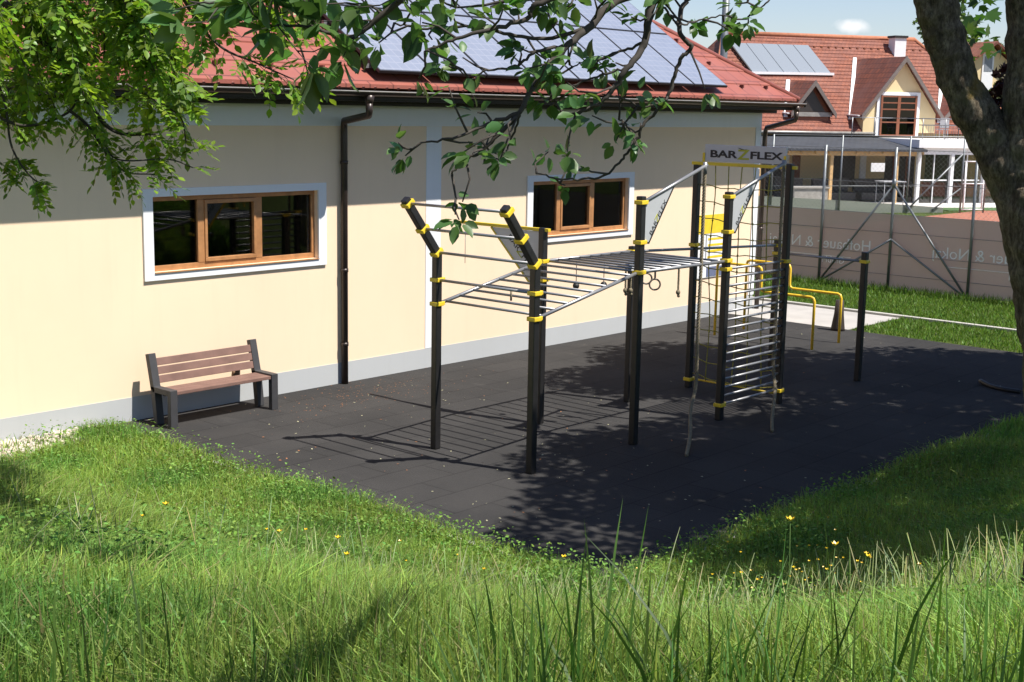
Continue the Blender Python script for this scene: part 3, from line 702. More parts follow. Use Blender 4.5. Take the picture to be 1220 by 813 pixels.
# dormers
def dormer(ax, hw, z0, z1, yf_, white=True, nm='dormer'):
    """gable front at local y=yf_: apex x ax, half width hw, foot z0, apex z1"""
    over = .25; yb2 = e+(z1-3.15)/slp+.1; yb1 = e+(z0-3.15)/slp
    w = MB(); w.slab([(ax-hw+.08, yf_, z0-.9), (ax+hw-.08, yf_, z0-.9), (ax+hw-.08, yf_, z0), (ax, yf_, z1-.12), (ax-hw+.08, yf_, z0)], (0, .2, 0))
    w.slab([(ax-hw+.08, yf_+.2, z0), (ax-hw+.08, yb1+.3, z0), (ax-hw+.08, yf_+.2, z0-.9)], (.1, 0, 0))
    do = w.build(nm, M_hwall if white else M_hwood, hs)
    for sx in (-1, 1):
        r = MB(); r.slab([(ax, yf_-over, z1), (ax, yb2, z1), (ax+sx*(hw+.15), max(yb1, yf_-over+.2), z0-.1), (ax+sx*(hw+.15), yf_-over, z0-.1)], (0, 0, -.1))
        k = math.hypot(hw, z1-z0); uvproj(r.build('roof', M_clay2, do), (0, 1, 0), (sx*hw/k, 0, -(z1-z0)/k))
    r = MB(); d_ = .02
    for sx in (-1, 1): r.beam((ax, yf_-over-d_, z1+.0), (ax+sx*(hw+.16), yf_-over-d_, z0-.12), .06, .22, up=(0, 1, 0)) if False else r.slab([(ax, yf_-over-.06, z1+.03), (ax+sx*(hw+.17), yf_-over-.06, z0-.10), (ax+sx*(hw+.17), yf_-over-.06, z0-.34), (ax, yf_-over-.06, z1-.24)], (0, .05, 0))
    r.build('bargeboard', simple('grey_bargeboard', (.16, .13, .115), .7), do)
    r = MB(); r.beam((ax-hw-.22, yf_-.1, z0-.14), (ax-hw-.22, yb1+.1, z0-.1+.0), .12, .05); r.slab([(ax-hw-.3, yf_-.2, z0-.16), (ax-hw-.14, yf_-.2, z0-.16), (ax-.14, yb2, z1+.03), (ax-.3, yb2, z1+.03)], (0, 0, .02)) if False else None
    r.build('flashing', M_hwhite, do)
    return do
d1 = dormer(2.30, 2.0, 4.0, 6.62, 3.45)
b = MB(); b.box((1.02, 3.38, 2.95), (3.3, 3.449, 4.98)); wo = b.build('window', M_hwhite, d1)
b = MB(); b.box((1.2, 3.36, 2.95), (3.12, 3.379, 4.82)); b.build('pane', mat_glass('house_glass', .1), wo)
b = MB()
for x0, x1 in ((1.2, 1.3), (2.08, 2.24), (3.02, 3.12)): b.box((x0, 3.33, 2.95), (x1, 3.359, 4.82))
for z in (2.95, 3.55, 4.15, 4.45, 4.74): b.box((1.3, 3.335, z), (3.02, 3.358, z+.06))
b.build('frame', M_hwood, wo)
b = MB(); b.box((1.2, 3.3795, 2.95), (3.12, 3.3805, 4.82)); b.build('dark_backing', M_hdark, wo)  # flat dark sheet just behind the glass, standing for the opening
d2 = dormer(-2.05, 1.0, 4.05, 5.42, 4.0, False)
b = MB(); b.box((-3.0, 3.9, 3.78), (-1.0, 4.0, 3.98)); b.build('sill', M_gutlip, d2)
b = MB(); b.slab([(-2.75, 3.97, 4.0), (-1.35, 3.97, 4.0), (-2.05, 3.97, 5.0)], (0, -.02, 0)); b.build('pane', M_hdark, d2)
d3 = dormer(6.3, 1.3, 3.9, 5.35, 4.0, False)
for ax, hw, z0, z1 in ((2.3, 2.0, 4.0, 6.62), (-2.05, 1.0, 4.05, 5.42), (6.3, 1.3, 3.9, 5.35)):   # white valley flashing beside each dormer
    b = MB(); ly0 = e+(z0-.35-3.15)/slp; ly1 = e+(z1-3.15)/slp
    b.slab([(ax-hw-.32, ly0, zr(ly0)+.03), (ax-hw-.12, ly0, zr(ly0)+.03), (ax-.02, ly1, zr(ly1)+.03), (ax-.22, ly1, zr(ly1)+.03)], (0, 0, .05)); b.build('flashing', M_hwhite, rf)
# terrace pavilion with flat roof
b = MB(); b.box((1.15, -.15, 2.5), (9.5, 4.0, 2.86)); b.build('terrace_slab', M_hwhite, hs)
b = MB()
for x in np.arange(1.25, 9.5, 1.7): b.box((x, 0, 0), (x+.16, .16, 2.5))
b.box((1.41, .02, 2.2), (9.5, .14, 2.499)); b.build('pavilion_post', M_hwhite, hs)
b = MB()
for x in np.arange(1.45, 9.4, 1.7): b.box((x, .1, 1.02), (x+1.4, .14, 1.08)); b.box((x+.68, .101, 0), (x+.72, .139, 2.2))
b.build('pavilion_mullion', M_hwhite, hs)
b = MB(); b.box((1.41, .16, .02), (9.5, .17, 2.2)); b.build('pavilion_glass', mat_glass('pavilion_glass', .75), hs)
for x0, x1, z0, z1 in ((-7.2, -6.3, .6, 2.1), (-4.4, -3.35, .1, 2.2), (-.9, .4, .5, 2.1), (2, 3.6, 0, 2.2), (4.2, 6.4, 0, 2.2)):
    b = MB(); b.box((x0, 3.96, z0), (x1, 3.99, z1)); b.build('window', M_hdark, hs)
b = MB(); b.box((-2.9, 3.93, .3), (-2.5, 3.96, 2.3)); b.box((2.4, 3.92, 0), (2.5, 3.955, 2.2)); b.box((3.1, 3.92, 0), (3.2, 3.955, 2.2)); b.build('door_frame', M_hwood, hs)
b = MB(); b.box((-3.3, 3.9, 0), (-3.1, 3.995, 2.45)); b.box((.65, 3.9, 0), (.95, 3.995, 2.45)); b.build('white_pillar', M_hwhite, hs)
b = MB(); b.slab([(-6.9, -.3, 2.42), (1.5, -.3, 2.42), (1.5, 3.98, 2.92), (-6.9, 3.98, 2.92)], (0, 0, -.1)); ca = b.build('canopy_roof', M_slate, hs); uvproj(ca, (1, 0, 0), (0, 1, 0))
b = MB()
for k in range(13): b.box((-6.6+k*.66, -.2, 2.2), (-6.52+k*.66, -.1, 2.31))
b.box((-6.8, -.08, 2.12), (1.1, .06, 2.31)); 
for x in (-6.6, -3.15, .1): b.box((x, -.06, 0), (x+.14, .05, 2.12))
b.build('canopy_frame', M_timber, hs)
b = MB()
for x in np.arange(-.9, 9.4, 1.15): b.tube([(x, .05 if x > 1.2 else 2.2, 2.86), (x, .05 if x > 1.2 else 2.2, 3.78)], .025, 6)
for z in (3.78, 3.5): b.tube([(1.2, .05, z), (9.4, .05, z)], .025, 6)
b.tube([(-.95, 2.2, 3.78), (1.2, 2.2, 3.78)], .02, 6); b.tube([(1.2, .05, 3.78), (1.2, 2.2, 3.78)], .02, 6)
for x in np.arange(1.3, 9.4, .13): b.tube([(x, .05, 2.9), (x, .05, 3.5)], .008, 4, False)
b.build('balcony_railing', M_steel, hs)
b = MB(); b.box((-7.5, -2.6, -.1), (10, 4, .02)); tag(b.build('terrace', simple('terrace_paving', (.55, .52, .48), .9)), kind='structure'); bpy.data.objects['terrace'].matrix_world = rw
b = MB(); b.box((.2, -4.2, -.1), (12, -2.62, .02)); o = b.build('lawn_strip', M_green); tag(o, kind='structure'); o.matrix_world = rw

def chair(loc, rz, lab, grp, mat):
    t = thing('terrace_chair', lab, 'chair', loc, rz, grp)
    b = MB(); b.box((-.22, -.22, .42), (.22, .22, .46), .01); b.build('seat', mat, t)
    b = MB(); b.box((-.22, .2, .5), (.22, .24, .95), .01); b.build('backrest', mat, t)
    for sx in (-.19, .19):
        for sy in (-.19, .19):
            b = MB(); b.tube([(sx, sy, 0), (sx, sy, .5 if sy > 0 else .42)], .016, 6); b.build('leg', mat, t)
    return t
def table(loc, rz, lab, mat, h=.74):
    t = thing('terrace_table', lab, 'table', loc, rz, 'terrace tables')
    b = MB(); b.box((-.55, -.4, h-.04), (.55, .4, h), .01); b.build('table_top', mat, t)
    for sx in (-.48, .48):
        for sy in (-.33, .33):
            b = MB(); b.tube([(sx, sy, 0), (sx, sy, h-.04)], .02, 6); b.build('leg', mat, t)
M_dkf = simple('dark_furniture', (.035, .033, .033), .5); M_grf = simple('grey_furniture', (.35, .35, .36), .5)
def HW(x, y, z): return rw @ Vector((x, y, z))
table(HW(-.7, -1.0, .02), HA, 'pale high bar table standing in front of the dark canopy', M_grf, 1.05)
table(HW(2.2, 1.4, .02), HA, 'dark dining table nearest the canopy behind the pavilion glass', M_dkf)
table(HW(5.6, 1.5, .02), HA, 'dark dining table by the yellow pillar behind the pavilion glass', M_dkf)
chair(HW(3.7, 1.2, .02), HA+2.6, 'dark chair standing between two tables behind the pavilion glass', 'terrace chairs', M_dkf)
chair(HW(3.2, 2.0, .02), HA+.4, 'dark chair farther inside the glazed pavilion', 'terrace chairs', M_dkf)
chair(HW(3.2, 1.3, 2.87), HA+3., 'pale chair on the balcony beside the gable door', 'balcony chairs', M_grf)
chair(HW(4.3, 1.3, 2.87), HA+1., 'dark chair on the balcony nearer the tree', 'balcony chairs', M_dkf)
def couch(x0, x1, lab):
    t = thing('lounge_sofa', lab, 'sofa', HW((x0+x1)/2, 1.4, .02), HA, 'lounge sofas'); w = (x1-x0)/2
    b = MB(); b.box((-w, -.4, .06), (w, .4, .42), .03); b.build('seat', M_dkf, t)
    b = MB(); b.box((-w, .3, .42), (w, .5, 1.0), .03); b.build('backrest', M_dkf, t)
couch(-4.9, -3.5, 'dark lounge sofa under the canopy by the left timber post'); couch(-3.0, -1.2, 'dark lounge sofa under the middle of the canopy'); couch(-.9, .9, 'dark lounge sofa under the canopy beside the glass pavilion')
t = thing('notice_board', 'small white notice hung on the far fence before the canopy', 'sign', HW(-2.7, -3.2, 1.75), HA)
b = MB(); b.box((-.32, -.02, -.18), (.32, .02, .18), .004); b.build('board', M_hwhite, t)
# planter box
pb = hp(960, 235, -1.2)
t = thing('planter', 'large tapered pale planter on the terrace behind the rope net', 'planter', HW(pb.x, -1.2, .02), HA)
b = MB(); b.slab([(-.75, -.4, 0), (.75, -.4, 0), (.75, .4, 0), (-.75, .4, 0)], (0, 0, .05)); b.box((-.8, -.45, .05), (.8, .45, .75), .03); b.box((-.86, -.5, .75), (.86, .5, .82), .01); b.build('box', simple('planter_grey', (.30, .28, .25), .8), t)

# far court fence, posts standing where they meet the ground
ff = thing('far_court_fence', 'tall thin galvanised fence with gate at the far side of the court', 'fence', HW(0, -5.3, 0), HA)
for x in (-8.6, -5.6, -2.55, -.05, 1.05, 2.15, 5.0, 6.9, 9.5):
    b = MB(); b.tube([(x, 0, 0), (x, 0, 3.1)], .04, 6); b.build('post', M_fgal, ff)
b = MB(); b.tube([(-5.6, .0, .1), (-2.55, 0, 3.05)], .035, 6) if False else None
b.tube([(-2.5, 0.0, .15), (-.1, 0, 2.4)], .035, 6); b.tube([(-1.4, 0, .1), (-.1, 0, 1.0)], .03, 6); b.tube([(5.0, 0, 2.9), (7.6, 0, .1)], .03, 6); b.build('brace', M_fgal, ff)
b = MB(); b.tube([(-8.6, 0, 3.08), (9.5, 0, 3.08)], .022, 6); b.tube([(-8.6, 0, 1.1), (-.05, 0, 1.1)], .012, 6); b.tube([(2.15, 0, 1.15), (5, 0, 1.15)], .03, 6); b.build('rail', M_fgal, ff)
b = MB()
for z in (.15, 1.2, 2.1): b.tube([(0, 0, z), (1.0, 0, z)], .03, 6)
for x in (.08, .95): b.tube([(x, 0, .15), (x, 0, 2.1)], .03, 6)
b.build('gate', M_hwhite, ff)
M_gscr = mat_screen(); M_gscr.name = 'grey_green_screen'
M_gscr.node_tree.nodes['Principled BSDF'].inputs['Base Color'].links and M_gscr.node_tree.links.remove(M_gscr.node_tree.nodes['Principled BSDF'].inputs['Base Color'].links[0])
M_gscr.node_tree.nodes['Principled BSDF'].inputs['Base Color'].default_value = (.30, .33, .27, 1)
b = MB(); b.slab([(-12, .06, .02), (-.8, .06, .02), (-.8, .06, .22), (-5, .06, .5), (-12, .06, .85)], (0, .005, 0)); b.build('screen', M_gscr, ff)

# lamp mast behind the clubhouse
mp = at(862, 71, 0, 36.)
t = thing('lamp_mast', 'tall grey mast rising behind the hip of the red roof', 'mast', (36, mp.y, 0))
b = MB(); b.tube([(0, 0, 0), (0, 0, 9.5)], (.14, .10), 12); b.build('pole', M_fgal, t)
b = MB(); b.box((-.5, -.2, 9.5), (.5, .2, 9.7), .03); b.build('lamp_head', M_fgal, t)

# second house at the right behind the trees
h2o = HW(14.0, 16, 0)
h2 = thing('neighbour_house', 'pale house with red roof seen through the fork of the tree', 'house', h2o, HA)
def h2p(px, py, ly):
    d = ray(px, py); P0 = h2o+hn*ly; t = (P0-CAM).dot(hn)/d.dot(hn); P = CAM+d*t-h2o; return Vector((P.dot(hu), ly, P.z))
apx = h2p(1189, 49, -.5); ax_, az_ = apx.x, apx.z; hw_ = 4.6; ez_ = az_-hw_*.70
b = MB(); b.slab([(ax_-hw_+.4, 0, -.2), (ax_+hw_-.4, 0, -.2), (ax_+hw_-.4, 0, ez_), (ax_, 0, az_-.3), (ax_-hw_+.4, 0, ez_)], (0, 9, 0)); b.build('wall', M_hwall, h2)
for sx in (-1, 1):
    b = MB(); b.slab([(ax_, -.5, az_), (ax_, 9.5, az_), (ax_+sx*hw_, 9.5, ez_), (ax_+sx*hw_, -.5, ez_)], (0, 0, -.16)); uvproj(b.build('roof', M_clay, h2), (0, 1, 0), (sx*.82, 0, -.57))
q0, q1 = h2p(1171, 64, 0), h2p(1181, 108, 0)
b = MB(); b.box((q0.x, -.05, q1.z), (q1.x, -.002, q0.z)); w_ = b.build('window', M_hwhite, h2)
b = MB(); b.box((q0.x+.12, -.07, q1.z+1.1), (q1.x-.12, -.051, q0.z-.15)); b.build('pane', simple('grey_pane', (.22, .24, .27), .3), w_)

# ------------------------------------------------------------------ vegetation helpers
def leafcols(n, base, var=.25, hue=.12):
    c = np.array(base)[None]*(1+rng.normal(0, var, (n, 1)).clip(-.6, .9)); c = c*(1+rng.normal(0, hue, (n, 3)).clip(-.3, .3)*np.array([1, .3, .8])); return c.clip(.003, .9)
APPLE = ([(0, 0, 0), (-.22, .18, .05), (0, .25, -.01), (.22, .18, .05), (-.30, .5, .07), (0, .55, -.01), (.30, .5, .07), (-.17, .8, .03), (0, .85, -.04), (.17, .8, .03), (0, 1.02, -.10)],
         [(0, 2, 1), (0, 3, 2), (1, 2, 5, 4), (2, 3, 6, 5), (4, 5, 8, 7), (5, 6, 9, 8), (7, 8, 10), (8, 9, 10)])
LEAFLET = ([(0, 0, 0), (-.15, .3, .03), (.15, .3, .03), (-.16, .6, .02), (.16, .6, .02), (0, 1, -.06), (0, .45, -.02)], [(0, 6, 1), (0, 2, 6), (1, 6, 3), (2, 4, 6), (3, 6, 5), (6, 4, 5)])
MAPLE = ([(0, 0, 0), (-.22, .12, .02), (-.5, .3, -.05), (-.3, .42, .02), (-.36, .75, -.05), (-.12, .66, 0), (0, 1.0, -.08), (.12, .66, 0), (.36, .75, -.05), (.3, .42, .02), (.5, .3, -.05), (.22, .12, .02)],
         [(0, 1, 2, 3), (0, 3, 4, 5), (0, 5, 6, 7), (0, 7, 8, 9), (0, 9, 10, 11)])
def leafobj(name, tpl, P, D, sizes, base, mat, parent, var=.25, roll=None, hue=.12):
    P = np.asarray(P); D = np.asarray(D); X, Y, Z = frames(D, roll); s = np.asarray(sizes)
    V, F, T = stamp(tpl[0], tpl[1], P, X, Y, Z, np.stack((s, s, s), 1) if s.ndim == 1 else s)
    c = np.repeat(leafcols(len(P), base, var, hue), len(tpl[0]), 0)
    return npmesh(name, V, F, T, mat, c, False, parent)
UPN = lambda n, j=.5: np.tile([0, 0, 1.], (n, 1))+rng.normal(0, j, (n, 3))
def trunkpath(mb, pts, rad, n=14, jit=.0):
    P = curve(pts, 8); k = len(P); rr = np.interp(np.linspace(0, len(rad)-1, k), range(len(rad)), rad)
    if jit: rr = rr*(1+rng.normal(0, jit, k))
    mb.tube([tuple(p) for p in P], list(rr), n); return P

# ------------------------------------------------------------------ apple tree: forked trunk at the right, boughs over the picture
TD = 5.7
def td(px, py, d=TD): return atd(px, py, d)
base = td(1304, 700); base.z = float(height(base.x, base.y))-.1
ap = thing('apple_tree', 'lichen covered forked apple tree close at the right edge with overhanging boughs', 'tree', (0, 0, 0))
b = MB()
trunkpath(b, [tuple(base), tuple(td(1288, 560)), tuple(td(1276, 420)), tuple(td(1262, 330)), tuple(td(1250, 262)), tuple(td(1240, 215))], [.25, .20, .185, .185, .185, .15], 20, .012)
trunkpath(b, [tuple(td(1246, 300)), tuple(td(1218, 228)), tuple(td(1178, 160)), tuple(td(1145, 105)), tuple(td(1128, 50)), tuple(td(1113, -5)), tuple(td(1095, -80)), tuple(td(1060, -160))], [.13, .115, .088, .080, .078, .080, .075, .06], 16, .02)
trunkpath(b, [tuple(td(1246, 300)), tuple(td(1232, 190)), tuple(td(1229, 90)), tuple(td(1229, -20)), tuple(td(1240, -150)), tuple(td(1270, -300))], [.15, .13, .095, .085, .075, .05], 16, .02)
tr_o = b.build('trunk', M_bark, ap)
md = tr_o.modifiers.new('sub', 'SUBSURF'); md.levels = md.render_levels = 2
tx = bpy.data.textures.new('barkbump', 'CLOUDS'); tx.noise_scale = .09
dm = tr_o.modifiers.new('disp', 'DISPLACE'); dm.texture = tx; dm.strength = .035; dm.mid_level = .5; dm.texture_coords = 'GLOBAL'
M_twig = simple('dark_twig', (.045, .036, .028), .85, 0, .3, 30)
br = MB(); lp, ld, ls = [], [], []
def bough(pts, r0, r1, tw=1., size=.033, n=9, spacing=.038):
    P = [td(a_, b_, d_*(1. if 5.65 < d_ < 6 else .57)) for a_, b_, d_ in pts]; Q = curve([tuple(p) for p in P], 7)
    Q = [q+Vector(rng.normal(0, .0014, 3)) for q in Q]
    br.tube(Q, list(np.linspace(r0, r1, len(Q))*.45), 8)
    acc = 0
    for i in range(1, len(Q)):
        acc += (Q[i]-Q[i-1]).length
        if acc > spacing/tw*1.2:
            acc = 0; twig(Q[i], (Q[i]-Q[i-1]).normalized(), size)
    twig(Q[-1], (Q[-1]-Q[-2]).normalized(), size)
    return Q
def twig(p, d, size, lv=0):
    dd = (d*.5+Vector(rng.normal(0, .65, 3))+Vector((0, 0, .28))).normalized(); Ln = rng.uniform(.03, .10)*size/.0365 if size < .06 else rng.uniform(.08, .22)
    q1 = p+dd*Ln*.5+Vector(rng.normal(0, .008, 3)); q2 = q1+(dd+Vector(rng.normal(0, .35, 3))).normalized()*Ln*.5
    br.tube([p, q1, q2], [.0026, .002, .0014], 5)
    for c, k in ((q2, int(rng.integers(4, 8))), (q1, int(rng.integers(0, 3)))):
        for j in range(k):
            a = (dd*.7+Vector(rng.normal(0, .6, 3))+Vector((0, 0, -.15))).normalized()
            lp.append(c+a*.012); ld.append(a); ls.append(size*rng.uniform(.65, 1.25))
    if lv == 0 and rng.random() < .30: twig(q1, dd, size, 1)
near = 4.6
bough([(1080, -120, 5.7), (1010, -260, 5.6), (930, -230, 5.1), (860, -70, 5.1)], .06, .03, .2)
B3 = [(860, -70, 5.1), (800, -20, 4.9), (736, 0, 4.7), (700, 34, 4.6), (676, 55, 4.55), (639, 97, 4.5), (617, 137, 4.45)]
bough(B3, .024, .010, .8)
bough([(617, 137, 4.45), (582, 147, 4.45), (545, 163, 4.4), (501, 170, 4.4)], .009, .004, .9)
bough([(617, 137, 4.45), (585, 170, 4.45), (556, 191, 4.45), (538, 206, 4.45)], .010, .004, 1.1)
bough([(619, 137, 4.45), (608, 170, 4.5), (598, 185, 4.5), (577, 195, 4.5)], .005, .003, .25)
bough([(900, -80, 5.2), (840, -20, 4.9), (781, 0, 4.7), (768, 52, 4.65), (747, 81, 4.6), (728, 110, 4.6), (706, 128, 4.6), (672, 140, 4.6)], .022, .006, 1.0)
bough([(890, -60, 5.3), (835, -15, 5.1), (813, 10, 5.05), (810, 40, 5.0), (824, 56, 5.0), (810, 71, 5.0), (802, 94, 5.0), (791, 123, 5.0), (768, 147, 5.0), (757, 168, 5.0), (742, 189, 5.0), (718, 210, 5.0), (675, 214, 5.0), (640, 207, 5.0)], .013, .004, .42)
bough([(791, 123, 5.0), (765, 128, 5.0), (750, 120, 5.0)], .005, .003, .8)
bough([(757, 168, 5.), (744, 146, 5.), (738, 143, 5.)], .004, .003, .8)
bough([(740, -40, 4.5), (690, -12, 4.4), (640, 5, 4.35), (624, 24, 4.35), (569, 39, 4.3), (530, 52, 4.3), (506, 62, 4.3)], .016, .004, .8)
bough([(700, 34, 4.6), (650, 46, 4.55), (600, 40, 4.5), (560, 32, 4.5), (510, 34, 4.5), (470, 28, 4.5)], .009, .004, .8)
bough([(676, 55, 4.55), (640, 62, 4.5), (612, 80, 4.5), (580, 84, 4.5), (560, 96, 4.5)], .008, .003, .9)
bough([(768, 52, 4.65), (735, 62, 4.7), (705, 76, 4.7), (680, 78, 4.7)], .007, .003, .9)
bough([(747, 81, 4.6), (720, 88, 4.6), (690, 100, 4.6), (660, 108, 4.6)], .006, .003, 1.0)
bough([(781, 0, 4.7), (800, 20, 4.75), (812, 30, 4.75), (842, 22, 4.8), (868, 18, 4.8)], .006, .003, 1.)
bough([(860, -50, 5.), (790, -30, 4.8), (720, -14, 4.7), (660, -4, 4.6), (600, 2, 4.5), (545, 10, 4.5)], .014, .004, 1.0)
bough([(940, -60, 5.2), (930, -20, 5.1), (915, 2, 5.0), (895, 16, 5.0)], .006, .003, .5)
L_ = 4.3/.57
bough([(620, -90, L_), (530, -40, L_), (455, 18, L_), (425, 42, L_), (395, 40, L_), (370, 32, L_), (330, 30, L_)], .028, .008, .75, .098)
bough([(455, 18, L_), (440, 6, L_), (410, 4, L_)], .010, .005, .8, .098)
bough([(400, -60, L_), (330, -20, L_), (270, 2, L_), (225, 2, L_)], .014, .006, .8, .098)
bough([(1130, -40, 5.9), (1095, -22, 5.8), (1070, -12, 5.8)], .006, .003, .6)
c0 = Vector((3.12, -10.42, 5.05)); br.tube(curve([(5.0, -12.4, 5.6), (4.2, -11.5, 5.35), tuple(c0), tuple(c0+Vector((-.3, .3, .0)))], 6), list(np.linspace(.03, .006, 19)), 7)  # bough and dense leaf tuft added above the view to shadow the left grass
for _ in range(750):
    lp.append(c0+Vector(rng.normal(0, .27, 3))*1.0+Vector((-.05, .05, 0))); ld.append(Vector(rng.normal(0, 1, 3)).normalized()); ls.append(.1*rng.uniform(.7, 1.2))
br.build('branch', M_twig, ap)
leafobj('crown', APPLE, np.array([tuple(p) for p in lp]), np.array([tuple(d) for d in ld]), np.array(ls), (.082, .158, .046), M_leaf, ap, .25, UPN(len(lp), .55))

# ------------------------------------------------------------------ ash tree hanging in from the left
ash = thing('ash_tree', 'bright green feather leaved ash tree hanging in at the upper left', 'tree')
b = MB(); bx, by = 1.3, -5.6; bz = float(height(bx, by))
trunkpath(b, [(bx, by, bz-.1), (bx+.1, by-.1, bz+1.2), (bx+.3, by-.5, bz+2.8), (bx+.6, by-.9, bz+4.2), (bx+.8, by-1.1, bz+5.6)], [.17, .14, .12, .09, .05], 12)
b.build('trunk', M_bark, ash)
br = MB(); AD = 7.2
cp, cd, cl_ = [], [], []
def ad(px, py, d=AD): return atd(px, py, d)
def abough(pts, r0, r1, dens):
    P = curve([tuple(ad(*p)) for p in pts], 7); br.tube(P, list(np.linspace(r0, r1, len(P))), 7)
    for i in range(1, len(P)):
        for k in range(rng.poisson(4.0*dens*(P[i]-P[i-1]).length/.1)):
            d = (Vector(rng.normal(0, .8, 3))+(P[i]-P[i-1]).normalized()*.6+Vector((0, 0, -.18))).normalized()
            cp.append(P[i]); cd.append(d); cl_.append(rng.uniform(.11, .17))
    return P
abough([(-120, -90), (-20, -20), (60, 60), (110, 130), (140, 158), (185, 160)], .022, .006, .8)
abough([(-90, 90), (-20, 130), (30, 150), (80, 135), (95, 110)], .010, .005, .5)
abough([(-20, 60), (5, 120), (14, 175), (38, 212), (62, 222)], .008, .003, .9)
abough([(80, 130), (105, 150), (128, 185), (150, 205), (185, 208)], .009, .003, 1.1)
abough([(100, -80), (150, 0), (190, 50), (215, 90), (225, 135)], .014, .004, 1.8)
abough([(150, 100), (185, 120), (215, 140), (222, 170)], .006, .003, 1.6)
abough([(180, -80, 6.3), (225, 10, 6.3), (262, 55, 6.3), (305, 75, 6.3), (350, 95, 6.3)], .009, .003, .8)
abough([(260, -70, 6.4), (310, -5, 6.4), (350, 40, 6.4), (365, 80, 6.4), (368, 98, 6.4)], .008, .003, .75)
abough([(-60, 180), (-5, 192), (2, 196)], .004, .003, .8)
abough([(95, 110), (120, 160), (140, 190), (200, 190), (230, 200)], .006, .003, .9)
for k in range(34):
    x0, y0 = rng.uniform(-60, 200), rng.uniform(-70, -20); x1 = x0+rng.uniform(-10, 80); y1 = rng.uniform(30, 135) if x1 < 235 else rng.uniform(0, 40)
    d = AD+rng.uniform(-.5, 1.1)
    abough([(x0, y0, d), ((x0+x1)/2+rng.uniform(-15, 15), (y0+y1)/2, d), (x1, y1, d)], .007, .003, 1.35)
for k in range(7):
    x0 = rng.uniform(235, 370); abough([(x0-30, -50, 6.3), (x0, -5, 6.3), (x0+12, rng.uniform(10, 40), 6.3)], .005, .003, .8)
br.tube([tuple(Vector((bx+.6, by-.9, bz+4.2))), (2.4, -7.0, 5.6), (2.9, -7.4, 5.6), (3.2, -7.6, 5.4)], [.06, .045, .03, .015], 8)
br.build('branch', M_twig, ash)
# compound leaves -> leaflets
P_, D_, S_, Rl = [], [], [], []
rach = MB()
for p, d, ln in zip(cp, cd, cl_):
    up = Vector((0, 0, 1)); side = d.cross(up)
    if side.length < .1: side = Vector((1, 0, 0))
    side.normalize(); nrm_ = side.cross(d).normalized(); side = (side*math.cos(.5*rng.normal())+nrm_*.4*rng.normal()).normalized()
    k = int(rng.integers(4, 6)); e = p
    pts = [p+d*ln*t+Vector((0, 0, -.035*t*t)) for t in np.linspace(0, 1, 4)]
    rach.tube(pts, .0016, 3, False)
    for j in range(k):
        t = .3+.7*j/k; c = p+d*ln*t+Vector((0, 0, -.035*t*t))
        for sx in (-1, 1):
            P_.append(c); D_.append((side*sx+d*.7+Vector((0, 0, -.15))+Vector(rng.normal(0, .12, 3)))); S_.append(ln*rng.uniform(.26, .36)); Rl.append(nrm_)
    P_.append(pts[-1]); D_.append(d); S_.append(ln*.33); Rl.append(nrm_)
S_ = np.array(S_)
rl = np.array([tuple(r) for r in Rl])+rng.normal(0, .3, (len(Rl), 3))
leafobj('crown', LEAFLET, np.array([tuple(p) for p in P_]), np.array([tuple(d) for d in D_]), np.stack((S_*1.65, S_, S_), 1), (.165, .275, .03), M_ash, ash, .28, rl)
rach.build('leaf_stalk', simple('green_stalk', (.10, .14, .04), .6), ash)['kind'] = 'stuff'

# ------------------------------------------------------------------ maples that shade the playground from the right
def blobpts(n, blobs, shell=.55):
    out = []
    w = np.array([r[0]*r[1]*r[2] for _, r in blobs]); w = w/w.sum()
    for (c, r), k in zip(blobs, rng.multinomial(n, w)):
        d = rng.normal(size=(k, 3)); d /= np.linalg.norm(d, axis=1, keepdims=True)
        out.append(np.array(c)+d*np.array(r)*(shell+(1-shell)*rng.random((k, 1)))**.8*1.)
    return np.concatenate(out)
def bigtree(name, lab, tr, tw, blobs, n, size, colr, tpl=MAPLE, mat=M_leaf, extra=None, var=.25):
    t = thing(name, lab, 'tree', (0, 0, 0))
    b = MB(); trunkpath(b, tr, tw, 12)
    top = Vector(tr[-2])
    for c, r in blobs:
        c = Vector(c); m = top.lerp(c, .5)+Vector((0, 0, .2)); b.tube([tuple(top), tuple(m), tuple(c)], [tw[-2]*.6, tw[-2]*.4, .02], 7)
    b.build('trunk', M_bark, t)
    P = blobpts(n, blobs)
    if extra is not None: P = np.concatenate((P, extra))
    D = rng.normal(size=(len(P), 3)); D[:, 2] -= .6; sz_ = size*rng.uniform(.7, 1.25, len(P))
    if extra is not None: sz_[-len(extra):] *= .62
    leafobj('crown', tpl, P, D, sz_, colr, mat, t, var, UPN(len(P), .7))
    return t
def clump(c, r, k): return [(tuple(np.array(c)+rng.normal(0, 1, 3)*np.array(r)), tuple(np.array([.8, .8, .6])*rng.uniform(.7, 1.3))) for _ in range(k)]
SUN = Vector((.134, -.474, .870)).normalized()
def over(x, y, h): k = h/SUN.z; return (x+SUN.x*k, y+SUN.y*k, h)       # where a leaf at height h stands to shade (x, y)
shadeA = [(9.6, -6.9), (10.4, -7.9), (10.6, -6.3), (11.6, -7.0), (11.5, -5.6), (12.6, -6.2), (12.8, -7.6), (13.6, -5.5), (13.8, -7.0), (12.2, -8.8), (10.9, -9.3), (13.8, -8.8), (9.7, -9.0), (14.6, -6.2), (12.2, -5.0)]
